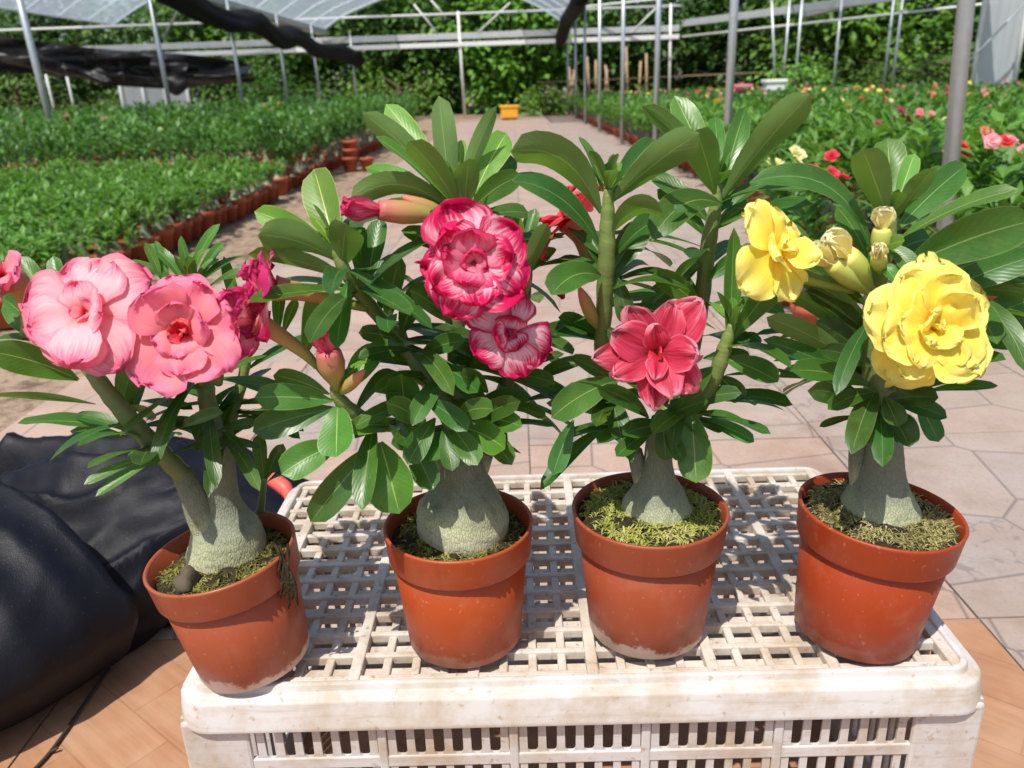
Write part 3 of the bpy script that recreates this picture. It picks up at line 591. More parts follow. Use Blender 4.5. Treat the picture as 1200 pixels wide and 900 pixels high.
# corner posts, back and side walls
for (xa, xb) in ((X0+.006, fx0), (fx1, X1-.006)):
    b = MB(); b.box((xa, Y0+.006, 0), (xb, Y0+.0115, ZC-.028)); bevel(b.build('corner_post', M['crate_plastic'], crate, False), .003)
for x in (X0+.006, X1-.0105):
    b = MB()
    for k in range(20): y = Y0+.02+.0172*k; b.box((x, y, .045), (x+.0045, y+.008, ZC-.028))
    b.box((x-.001, Y0+.012, 0), (x+.0055, Y1-.008, .05)); b.box((x-.001, Y0+.012, ZC-.088), (x+.0055, Y1-.008, ZC-.078))
    b.box((x-.0012, Y0+.0122, .048), (x+.0057, Y0+.055, ZC-.0282)); b.box((x-.0012, Y1-.05, .048), (x+.0057, Y1-.0082, ZC-.0282))
    b.build('side_wall', M['crate_plastic'], crate, False)
b = MB()
for k in range(36): x = X0+.02+.0155*k; b.box((x, Y1-.0125, .05), (x+.0065, Y1-.008, ZC-.028))
b.box((X0+.008, Y1-.013, 0), (X1-.008, Y1-.0075, .05)); b.build('back_wall', M['crate_plastic'], crate, False)

# ------------------------------------------------------------------ black sheet bundle on the floor
c0 = Vector((-.80, .96, 0)); foot = [(-.625, .735), (-.555, .83), (-.50, .93), (-.40, .98), (-.32, 1.03), (-.34, 1.11), (-.60, 1.19), (-.95, 1.19), (-1.25, 1.12), (-1.3, .95), (-1.1, .72), (-.85, .60)]
pol = sorted([(math.atan2(y-c0.y, x-c0.x), math.hypot(x-c0.x, y-c0.y)) for x, y in foot])
def rad_at(th):
    q = [(a+2*math.pi*k, r) for k in (-1, 0, 1) for a, r in pol]
    for (a0, r0_), (a1, r1_) in zip(q, q[1:]):
        if a0 <= th <= a1: t = (th-a0)/(a1-a0); t = t*t*(3-2*t); return r0_+(r1_-r0_)*t
    return .4
NA, NS = 220, 46; V = []
sec = [(.93, 0), (1.00, .08), (1.06, .22), (1.09, .40), (1.075, .56), (1.0, .73), (.86, .86), (.66, .94), (.42, .985), (.2, 1.0), (.015, 1.0)]; sec = cat(sec, 9)
def fold(P):
    d = 0
    A, B = Vector((-.86, 1.02)), Vector((-.52, .855)); q = Vector((P.x, P.y)); ab = B-A; t = max(0, min(1, (q-A).dot(ab)/ab.length_squared)); s = (q-A-ab*t); sd = s.length
    side = ab.x*(q.y-A.y)-ab.y*(q.x-A.x)
    if side < 0: d += .034*min(1, sd/.010)+.0055*(1-abs(math.sin(sd*52+1.2*noise.noise(Vector((q.x*5, q.y*5, 2))))))
    else: d -= .045*math.exp(-((sd-.012)/.060)**2)
    A2 = Vector((-.98, 1.10)); B2 = Vector((-.60, 1.075)); ab = B2-A2; t = max(0, min(1, (q-A2).dot(ab)/ab.length_squared)); s2 = (q-A2-ab*t).length; d += -.055*math.exp(-(s2/.030)**2)+.018*math.exp(-((s2-.055)/.02)**2)
    if side > 0:
        ph2 = 15*(q.y*.95-q.x*.20+P.z*.8)+4*noise.noise(Vector((q.x*4, q.y*4, 7))); d += .018*((1-abs(math.sin(ph2)))**3-.2)
        ph3 = 26*(q.x*.8+q.y*.5)+4*noise.noise(Vector((q.x*6, q.y*6, 17))); d += .007*((1-abs(math.sin(ph3)))**3-.2)
    d += .010*noise.noise(Vector((P.x*7, P.y*7, P.z*7)))+.004*noise.noise(Vector((P.x*21, P.y*21, P.z*21)))
    return d
for rr_, h in sec:
    for k in range(NA):
        th = -math.pi+2*math.pi*k/NA; rd = rad_at(th)*rr_; x = c0.x+rd*math.cos(th); y = c0.y+rd*math.sin(th)
        z = h*(.185+.045*math.exp(-(((x+.58)/.25)**2+((y-1.05)/.2)**2))-.03*max(0, (x+.45)/.2)); P = Vector((x, y, z)); f = fold(P)
        nrm = Vector((math.cos(th)*(1-h), math.sin(th)*(1-h), .15+h)).normalized()
        P = P+nrm*f*min(1, h*3); P.z = max(0.001 if h > 0 else 0, P.z); V.append(P)
n = len(sec); Fc = [(i*NA+k, i*NA+(k+1) % NA, (i+1)*NA+(k+1) % NA, (i+1)*NA+k) for i in range(n-1) for k in range(NA)]+[tuple((n-1)*NA+k for k in range(NA))]
tag(at_base(mk('sheet_bundle', V, Fc, M['black_sheet'])), 'bundled glossy black woven plastic sheet lying on the tiles', 'plastic sheet')
b = MB(); b.tube(cat([PZ(30, 912, .004), PZ(60, 880, .004), PZ(95, 830, .005), PZ(128, 783, .006)], 5), .0022, 6)
b.tube([PZ(58, 882, .004), PZ(68, 876, .008)], .0018, 5); tag(at_base(b.build('cord', M['cord'])), 'thin dark cord sticking out from under the black sheet', 'cord')
b = MB(); b.tube(cat([PY(316, 560, .93), PY(326, 566, .92), PY(336, 575, .91), PY(342, 590, .90)], 4), [.006, .009, .010, .010, .010, .010, .010, .010, .009, .008, .007, .006, .004], 8)
tag(at_base(b.build('plastic_scrap', M['redbag'])), 'curled scrap of red plastic on the black sheet behind the crate', 'scrap')

# ------------------------------------------------------------------ the four potted desert roses
PXM = .00066
HINT = {'t': Vector((0, -1, .55)), 'u': Vector((.0, 1, .45)), 'e': Vector((0, -.35, 1)), 'd': Vector((0, -.1, 1)), 'l': Vector((-.8, -.5, .6)), 'r': Vector((.8, -.5, .6))}
def leaf_mesh(base, tip, wd, hint, arch, rg):
    base = Vector(base); tip = Vector(tip); ch = tip-base; L = ch.length; t = ch/L
    upv = Vector((0, 0, 1)); upv = upv-t*upv.dot(t)
    if upv.length < .2: upv = hint-t*hint.dot(t)
    upv.normalize(); mid = base.lerp(tip, .55)+upv*arch*L
    NV, NU = 11, 6; V, uv = [], []; ph = rg.uniform(0, 6.28); wv = rg.uniform(.03, .11); fo = rg.uniform(.22, .62); tw = rg.uniform(-.5, .5)
    for j in range(NV+1):
        v = j/NV; p = base*(1-v)**2+mid*2*v*(1-v)+tip*v*v; tg = ((mid-base)*(1-v)+(tip-mid)*v).normalized()
        s = tg.cross(hint)
        if s.length < .05: s = tg.cross(Vector((1, 0, 0)))
        s.normalize(); n = s.cross(tg); s = (s*math.cos(tw*v)+n*math.sin(tw*v)); n = s.cross(tg)
        sh = (v**.85*(1-v)**.46)/.448 if 0 < v < 1 else 0
        hw = wd/2*max(sh, .085 if v < .9 else .0)
        for i in range(NU+1):
            u = -1+2*i/NU; V.append(p+s*(u*hw)+n*(abs(u)**1.3*hw*fo*(1-.6*v)+wv*hw*math.sin(7*v+ph+u*1.5)*abs(u)*2)); uv.append((u*.5+.5, v))
    W = NU+1; Fc = [(j*W+i, j*W+i+1, (j+1)*W+i+1, (j+1)*W+i) for j in range(NV) for i in range(NU)]
    return V, Fc, uv
def add_leaf(e, base, tip, wd, hint, arch=.12, tint=1., rg=None, warm=0.):
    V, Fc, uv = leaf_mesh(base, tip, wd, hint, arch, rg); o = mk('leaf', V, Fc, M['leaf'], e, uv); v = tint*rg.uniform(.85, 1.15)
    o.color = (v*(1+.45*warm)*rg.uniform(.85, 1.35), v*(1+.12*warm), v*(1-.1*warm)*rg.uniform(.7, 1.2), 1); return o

def petal_mesh(c, N, rad, L, W, el, curl, ruf, rg, pointed=False, base_r=0., edge_jag=.10):
    """c centre, N flower normal, rad unit radial direction; el elevation above the flower plane"""
    side = N.cross(rad).normalized(); NV, NU = 13, 14; V, uv = [], []; ph = rg.uniform(0, 6.28); k1 = rg.uniform(3, 5.5); cup = rg.uniform(-.06, .16); sk = rg.uniform(-.15, .15)
    for j in range(NV+1):
        v = 1-(1-j/NV)**1.5
        p = c+rad*base_r; q = Vector((0, 0, 0)); st = 6                 # integrate the curling mid line
        for s_ in range(st):
            vv = v*(s_+.5)/st; an = el+.75*(1-vv)**3-curl*vv*1.3; q += (rad*math.cos(an)+N*math.sin(an))*(L*v/st)
        p = p+q; an = el-curl*v*1.3; nn = N*math.cos(an)-rad*math.sin(an)
        vm = .50 if pointed else .60; sh = max(.10, (v/vm)**.75) if v < vm else math.sqrt(max(0, 1-((v-vm)/(1-vm))**(1.8 if pointed else 2.3)))
        for i in range(NU+1):
            u = -1+2*i/NU; hw = W/2*sh
            ed = max(abs(u)**4, v**6); ext = L*ed*v*(edge_jag*noise.noise(Vector((u*6+ph, ph*3+v*5, 1)))+(.0 if pointed else .030*math.sin(u*23+ph*7)*(1 if j > NV-3 else 0)))
            V.append(p+side*(u*hw+sk*W*v*v*.3)+rad*ext+nn*(cup*hw*u*u*(1-.7*v)+ruf*L*v*v*(math.sin(k1*u+ph)*.32+.8*noise.noise(Vector((u*1.8, v*2., ph*5)))+.95*ed*noise.noise(Vector((u*5.5, v*6, ph*5))))))
            uv.append((u*.5+.5, v))
    W_ = NU+1; return V, [(j*W_+i, j*W_+i+1, (j+1)*W_+i+1, (j+1)*W_+i) for j in range(NV) for i in range(NU)], uv
def flower(e, c, N, Rf, rows, mat, rg, tube_to=None, tmat='tube_skin', name='flower', pointed=False, twist=0., r_tube=.0065, sub=True):
    c = Vector(c); N = Vector(N).normalized(); upv = Vector((0, 0, 1)); a = (upv-N*upv.dot(N)).normalized(); b_ = N.cross(a)
    fe = bpy.data.objects.new(name, None); col.objects.link(fe); fe.parent = e; fe.location = c-wloc(e); fe.empty_display_size = .02
    for ri, (n, L, W, el, curl, ruf, m) in enumerate(rows):
        for k in range(n):
            th = twist+2*math.pi*(k+.5*(ri % 2)+rg.uniform(-.22, .22))/n; rad = a*math.cos(th)+b_*math.sin(th)
            V, Fc, uv = petal_mesh(c-N*Rf*(.10-.03*ri), N, rad, Rf*L*rg.uniform(.86, 1.14), Rf*W*rg.uniform(.82, 1.12), R(el+rg.uniform(-12, 16)), R(curl+rg.uniform(-26, 24)), ruf*(1 if pointed else 1.55), rg, pointed, Rf*.03)
            mk('petal', V, Fc, M[m or mat], fe, uv)
    if tube_to is not None:
        q = Vector(tube_to); m_ = (c+q)/2-N*.012; P = cat([c-N*Rf*.02, c-N*min(Rf*.45, .018), m_, q], 5); b = MB()
        rs = [r_tube*(.85 if i > 12 else 1.25-.03*i) for i in range(len(P))]; rs = [r_tube*(1.75-1.30*(i/(len(P)-1))**.8) for i in range(len(P))]
        b.tube(P[::-1], rs[::-1], 12); b.build('flower_tube', M[tmat], fe)
    return fe
def bud(e, base, tip, r, mat, rg, tmat='tube_skin', ruff=.9):
    base = Vector(base); tip = Vector(tip); N = (tip-base).normalized(); L = (tip-base).length
    fe = bpy.data.objects.new('bud', None); col.objects.link(fe); fe.parent = e; fe.location = base-wloc(e); fe.empty_display_size = .01
    k = .68 if ruff else 1.; b = MB(); P = [base+N*L*k*t for t in (0, .1, .25, .45, .65, .8, .92, 1.)]
    b.tube(P, [r*x for x in ((.30, .36, .55, .85, 1., .95, .9, .8) if ruff else (.3, .5, .85, 1, .9, .65, .35, .08))], 12); b.build('bud_tube', M[tmat], fe)
    if ruff:
        a = N.orthogonal().normalized(); b_ = N.cross(a)
        for q in range(7):
            th = 2*math.pi*q/7+rg.uniform(-.3, .3); rad = a*math.cos(th)+b_*math.sin(th)
            V, Fc, uv = petal_mesh(base+N*L*.60, N, rad, L*.44, r*2.1, R(80+rg.uniform(-6, 6)), R(-6+rg.uniform(-12, 18)), .09*ruff, rg, False, r*.45, .10); mk('petal', V, Fc, M[mat], fe, uv)

def make_pot(e, base, mat, tilt, r1, r0_, h, rg, moss, mossn, soil_z=.86):
    TM = Matrix.Translation(base) @ Matrix.Rotation(tilt[1], 4, 'Y') @ Matrix.Rotation(tilt[0], 4, 'X')
    o0 = wloc(e); k = .765
    def rr(z): return r0_+(r1*.945-r0_)*z
    n = 64
    b = MB(); b.lathe([(.001, .004), (r0_-.006, .003), (r0_-.003, 0), (r0_, .002), (rr(.35), h*.35), (rr(k), h*k), (rr(k)-.004, h*(k+.02))], n)
    body = link('pot', meshdata('pot', b.V, b.F, M[mat]), e); LM = Matrix.Translation(-o0) @ TM; body.matrix_local = LM
    b = MB(); b.lathe([(rr(k)-.002, h*k-.0012), (rr(k)+.0026, h*k-.0012), (rr(k)+.0032, h*k), (r1-.0004, h*.975), (r1, h*.99), (r1-.0008, h), (r1-.002, h), (r1-.003, h*.985), (rr(k)-.001, h*k), (rr(.4), h*.45)], n)
    rim = link('rim', meshdata('rim', b.V, b.F, M[mat]), body)
    # soil
    V, Fc = [(0, 0, h*soil_z+.006)], []; NR = 9
    for i in range(1, NR+1):
        for q in range(n):
            th = 2*math.pi*q/n; rad = (r1-.0052)*i/NR; x, y = rad*math.cos(th), rad*math.sin(th)
            V.append((x, y, h*soil_z+.006*(1-(i/NR)**2)+.0045*noise.noise(Vector((x*90, y*90, base.x*50)))))
    Fc += [(0, 1+q, 1+(q+1) % n) for q in range(n)]+[(1+(i-1)*n+q, 1+i*n+q, 1+i*n+(q+1) % n, 1+(i-1)*n+(q+1) % n) for i in range(1, NR) for q in range(n)]
    so_ = link('soil', meshdata('soil', V, Fc, M['soil']), e); so_.matrix_local = LM
    V, Fc, uv = [], [], []
    for q in range(int(mossn*1.9)):
        rad = (r1-.011)*math.sqrt(rg.random()); th = rg.uniform(0, 6.28); p = Vector((rad*math.cos(th), rad*math.sin(th), h*soil_z+.005*(1-(rad/r1)**2)))
        if noise.noise(Vector((p.x*55+base.x*70, p.y*55, 3))) < -.22: continue
        an = rg.uniform(0, 6.28); l = rg.uniform(.004, .013); d = Vector((math.cos(an), math.sin(an), rg.uniform(.0, .65))).normalized(); s = d.cross(Vector((0, 0, 1))).normalized()*rg.uniform(.0003, .0008); cc = min(.99, max(.01, .45+.5*noise.noise(Vector((p.x*40, p.y*40, base.x*30)))+rg.uniform(-.3, .3)))
        i = len(V); V += [p-s, p+s, p+d*l*.6+s*.9, p+d*l*.6-s*.9, p+d*l-Vector((0, 0, l*.35))]; Fc += [(i, i+1, i+2, i+3), (i+3, i+2, i+4)]; uv += [(cc, 0)]*5
    mo = link('moss', meshdata('moss', V, Fc, M[moss], uv, False), e); mo.matrix_local = LM; mo['kind'] = 'stuff'
    return TM

def trunk(e, prof, Yp, rg, lobes=.06):
    """prof: (px, py, width px, dY) from below the soil upward"""
    P = cat([tuple(PY(x, y, Yp+d))+(wd*PXM/2,) for x, y, wd, d in prof], 8); sd = rg.uniform(0, 50)
    b = MB(); b.tube([p[:3] for p in P], [p[3] for p in P], 40, True, lambda i, th: 1+lobes*noise.noise(Vector((math.cos(th)*1.3+sd, math.sin(th)*1.3, i*.09)))+.02*noise.noise(Vector((math.cos(th)*4, math.sin(th)*4+sd, i*.5))))
    b.build('trunk', M['trunk_skin'], e); return P
def stem(e, pts, Yp):
    P = cat([tuple(PY(x, y, Yp+d))+(wd*PXM/2,) for x, y, wd, d in pts], 8); b = MB()
    b.tube([p[:3] for p in P], [p[3]*(1+.05*math.sin(i*1.7)) for i, p in enumerate(P)], 14); b.build('stem', M['stem'], e); return P
def leaves(e, rows, Yp, rg):
    for r in rows:
        bx, by, tx, ty, wd, kind = r[:6]; db, dt = (r[6], r[7]) if len(r) > 7 else (0, {'u': -.03, 't': .0, 'e': 0., 'd': 0.}.get(kind, 0)); arch = r[8] if len(r) > 8 else .12; tint = r[9] if len(r) > 9 else 1.; warm = r[10] if len(r) > 10 else 0.
        add_leaf(e, PY(bx, by, Yp+db), PY(tx, ty, Yp+dt), wd*PXM*.98, HINT[kind], arch, tint, rg, warm)
KEEP = [(PY(x, y, Y), r) for x, y, Y, r in ((102, 366, .490, .046), (216, 389, .487, .043), (555, 309, .498, .041), (596, 391, .503, .036), (770, 413, .499, .043), (1092, 384, .490, .048), (912, 291, .500, .040))]
def clear(p, q): return all((p.lerp(q, t)-c).length > r*.95 and not ((p.lerp(q, t)-c).y < 0 and math.hypot((p.lerp(q, t)-c).x, (p.lerp(q, t)-c).z) < r) for c, r in KEEP for t in (.35, .6, .8, 1.))
def fill(e, P, n, s0, s1, rg, ll=(.045, .08), wd=.018, el=(-.5, .5), tint=(.55, .85), az=None):  # default tint darkens these inner leaves: shade put into their colour
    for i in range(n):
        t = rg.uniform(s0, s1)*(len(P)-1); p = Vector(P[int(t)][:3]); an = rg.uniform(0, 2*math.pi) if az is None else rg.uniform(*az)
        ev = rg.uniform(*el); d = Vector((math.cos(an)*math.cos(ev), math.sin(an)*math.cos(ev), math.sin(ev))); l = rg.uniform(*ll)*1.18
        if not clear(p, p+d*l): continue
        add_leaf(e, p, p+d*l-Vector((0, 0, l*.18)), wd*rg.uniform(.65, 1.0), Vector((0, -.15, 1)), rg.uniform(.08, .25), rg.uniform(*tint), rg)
def rosette(e, px, py, Yp, n, ll, wd, rg, el=(.1, 1.0), tint=(.9, 1.3), warm=.3):
    p = PY(px, py, Yp)
    for i in range(n):
        an = 2.4*i+rg.uniform(-.4, .4); ev = el[0]+(el[1]-el[0])*i/max(1, n-1); d = Vector((math.cos(an)*math.cos(ev), math.sin(an)*math.cos(ev), math.sin(ev))); l = rg.uniform(*ll)
        h = (Vector((0, 0, 1))-d*.8)
        if not clear(p, p+d*l): continue
        add_leaf(e, p-Vector((0, 0, .004*i/n)), p+d*l-Vector((0, 0, l*.1)), wd*rg.uniform(.8, 1.15), h, rg.uniform(.08, .2), rg.uniform(*tint), rg, warm)
ROS = ((.018, .034), .0095)
PSTR = 'pot standing on the white crate'

# ---- pink rose, tilted dusty pot beside the black sheet
rg = random.Random(101); B1 = Vector((-.219, .524, ZC)); Y1p = .535
e1 = empty('potted_desert_rose', B1, 'desert rose with two large pale pink double blooms in a tilted dusty pot', 'potted plant')
make_pot(e1, B1, 'pot_dusty', (R(1.0), R(-7)), .0560, .0430, .100, rg, 'moss_brown', 1500, .86)
trunk(e1, [(262, 672, 74, .0), (266, 654, 90, 0), (267, 636, 88, 0), (265, 618, 76, 0), (263, 603, 56, 0), (261, 588, 42, 0), (259, 570, 36, 0), (258, 545, 34, .0), (256, 522, 26, .0), (250, 495, 18, .01)], Y1p, rg)
trunk(e1, [(246, 624, 36, -.006), (234, 602, 31, -.010), (224, 576, 27, -.010), (212, 552, 22, -.010)], Y1p, rg, .03)
sA = stem(e1, [(215, 557, 22, -.010), (190, 532, 20, -.015), (160, 500, 20, -.02), (128, 462, 18, -.02), (100, 425, 15, -.01), (80, 395, 12, .0)], Y1p)
sB = stem(e1, [(250, 500, 24, .01), (243, 470, 20, .012), (240, 440, 18, .02), (232, 390, 15, .04), (222, 335, 11, .055)], Y1p)
sC = stem(e1, [(262, 530, 22, .015), (270, 490, 16, .03), (283, 450, 13, .045), (292, 400, 10, .05)], Y1p)
stem(e1, [(305, 600, 10, .035), (308, 575, 8, .035), (310, 560, 7, .03)], Y1p)
leaves(e1, [
 (92, 445, -14, 412, 36, 't', 0, -.03, .10, 1.05), (112, 474, -12, 464, 17, 'u', 0, -.03, .03), (128, 500, 20, 496, 27, 'e', 0, -.03, .10, 1.1), (150, 513, 82, 505, 20, 'e', 0, .0, .05, .8),
 (140, 486, 158, 425, 28, 'u', 0, -.02, .05), (156, 492, 166, 405, 30, 't', .0, .02, .05, .7), (186, 536, 112, 582, 13, 't', 0, -.03, .08, 1.1), (180, 532, 98, 568, 13, 't', 0, -.03, .08, 1.1),
 (196, 540, 150, 532, 16, 'e', 0, .02), (172, 524, 262, 484, 24, 'e', 0, -.04, .06, .95), (165, 470, 226, 480, 16, 'e', .02, .0, .05, .6), (240, 460, 164, 436, 20, 'e', .02, .0, .04, .55),
 (60, 405, 4, 350, 34, 't', .0, .02, .1, .9), (40, 400, -6, 398, 20, 'e', 0, 0, .1, .8), (72, 380, 20, 300, 24, 't', .02, .04, .1, 1.), (78, 370, 62, 300, 20, 't', .03, .05, .1, .9),
 (224, 332, 258, 262, 14, 't', .05, .06, .14, 1.2, .5), (226, 332, 212, 276, 11, 't', .05, .05, .08, 1.2, .5), (222, 336, 240, 296, 15, 'e', .05, .02, .25, 1.3, .5), (218, 336, 172, 286, 16, 'e', .05, .06, .22, 1.2, .4), (190, 330, 170, 284, 11, 't', .05, .05, .05, 1.2, .4),
 (230, 336, 262, 284, 13, 't', .06, .07, .1, 1.0), (200, 334, 182, 282, 10, 't', .05, .06, .05, 1.2, .4), (212, 336, 150, 306, 14, 'e', .05, .05, .15, .9), (230, 340, 290, 300, 16, 'e', .05, .07, .2, .9), (236, 345, 300, 318, 16, 'e', .05, .05, .2, .8), (228, 340, 222, 300, 12, 'u', .05, .03, .1, 1.2, .5),
 (286, 420, 296, 350, 22, 't', .05, .05, .05, .8), (290, 410, 262, 300, 18, 't', .05, .07, .1, .8),
 (310, 562, 304, 508, 20, 't', .03, .035, .05, .8), (312, 562, 332, 520, 17, 't', .03, .03, .05, .55), (308, 566, 282, 548, 9, 'e', .03, .04, .1, .5), (312, 566, 345, 548, 10, 'e', .03, .03, .1, .5),
 (250, 500, 205, 500, 16, 'e', .0, -.02, .1, .7), (256, 505, 300, 498, 16, 'e', .0, -.02, .1, .7), (252, 498, 232, 530, 16, 't', .0, -.03, .1, .6), (260, 506, 286, 530, 14, 't', 0, -.02, .1, .6)], Y1p, rg)
for q in range(9):
    p = Vector(PY(334+rg.uniform(-5, 5), 660+rg.uniform(-6, 4), Y1p-.035)); b = MB()
    b.tube(cat([p+Vector((rg.uniform(-.008, 0), .010, .006)), p, p+Vector((rg.uniform(-.004, .008), -.004, -.012)), p+Vector((rg.uniform(-.006, .012), -.003, -.022-rg.random()*.02))], 4), [.0011]*12+[.0004], 5); b.build('root', M['soil'], e1)
V, Fc = [], []; cp = PY(220, 682, Y1p-.040)
for i in range(9):
    for q in range(12):
        a_ = math.pi*i/8; t_ = 2*math.pi*q/12; d = Vector((math.sin(a_)*math.cos(t_)*.8, math.sin(a_)*math.sin(t_), math.cos(a_)*1.0)); V.append(Vector(cp)+d*.0090*(1+.7*noise.noise(d*1.5+Vector((3, 1, 0)))+.35*noise.noise(d*5)))
mk('bark_chip', V, [(i*12+q, i*12+(q+1) % 12, (i+1)*12+(q+1) % 12, (i+1)*12+q) for i in range(8) for q in range(12)], M['bark'], e1)
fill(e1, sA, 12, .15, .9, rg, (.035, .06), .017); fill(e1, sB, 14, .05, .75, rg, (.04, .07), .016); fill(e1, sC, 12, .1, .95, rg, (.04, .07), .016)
flower(e1, PY(101, 366, Y1p-.045), (-.14, -1, .46), .0410, [(5, 1.0, 1.25, 2, 8, .06, None), (5, .84, 1.10, 9, 14, .08, None), (3, .50, .75, 24, 25, .10, None), (3, .24, .34, 50, 20, .14, 'petal_coral')], 'petal_pink', rg, PY(112, 440, Y1p-.005), twist=.3)
flower(e1, PY(216, 389, Y1p-.048), (.06, -1, .42), .0390, [(5, 1.0, 1.15, 3, 8, .10, 'petal_coral'), (5, .82, .95, 14, 16, .13, None), (4, .52, .62, 34, 20, .18, 'petal_coral'), (4, .28, .34, 56, 10, .2, 'petal_scarlet')], 'petal_coral', rg, PY(236, 450, Y1p+.01), twist=.1)
flower(e1, PY(268, 378, Y1p-.028), (.55, -.75, .2), .034, [(4, .95, 1.0, 30, 8, .2, None), (4, .7, .85, 52, 5, .2, None)], 'petal_magenta', rg, PY(256, 450, Y1p+.01))
flower(e1, PY(2, 326, Y1p-.01), (-.3, -.8, .5), .028, [(5, 1.0, 1.05, 35, 10, .15, None), (5, .7, .8, 60, 5, .2, None)], 'petal_coral', rg, PY(28, 396, Y1p))

rosette(e1, 222, 334, Y1p+.055, 5, *ROS, rg, el=(.7, 1.4), tint=(1.3, 1.7), warm=.7)
# ---- crimson-edged rose, bright pot
rg = random.Random(202); B2 = Vector((-.053, .546, ZC)); Y2 = .548
e2 = empty('potted_desert_rose', B2, 'desert rose with two crimson edged ruffled blooms in a clean bright orange pot', 'potted plant')
make_pot(e2, B2, 'pot_bright', (R(0), R(0)), .0580, .0455, .105, rg, 'moss_brown', 1300, .87)
trunk(e2, [(538, 640, 92, .0), (541, 614, 106, 0), (543, 594, 102, 0), (544, 576, 78, 0), (543, 558, 56, 0), (541, 535, 43, 0), (538, 505, 32, 0), (535, 480, 24, 0)], Y2, rg, .09)
trunk(e2, [(524, 560, 30, .008), (512, 530, 28, .010), (500, 505, 24, .012)], Y2, rg, .03)
trunk(e2, [(556, 556, 30, .010), (566, 528, 26, .012), (572, 500, 22, .012)], Y2, rg, .03)
tA = stem(e2, [(536, 500, 30, 0), (510, 455, 24, .0), (470, 400, 17, .005), (428, 352, 15, -.01), (405, 318, 13, -.02), (392, 290, 12, -.02)], Y2)
tB = stem(e2, [(538, 490, 30, 0), (536, 420, 22, .01), (532, 340, 20, .01), (540, 270, 18, .005), (543, 238, 14, .0)], Y2)
tC = stem(e2, [(505, 512, 22, .01), (470, 500, 18, .0), (430, 492, 16, -.02), (398, 468, 14, -.03), (392, 452, 10, -.03)], Y2)
tD = stem(e2, [(570, 505, 22, .01), (590, 460, 18, .02), (606, 400, 16, .03), (616, 340, 13, .04), (620, 300, 9, .04)], Y2)
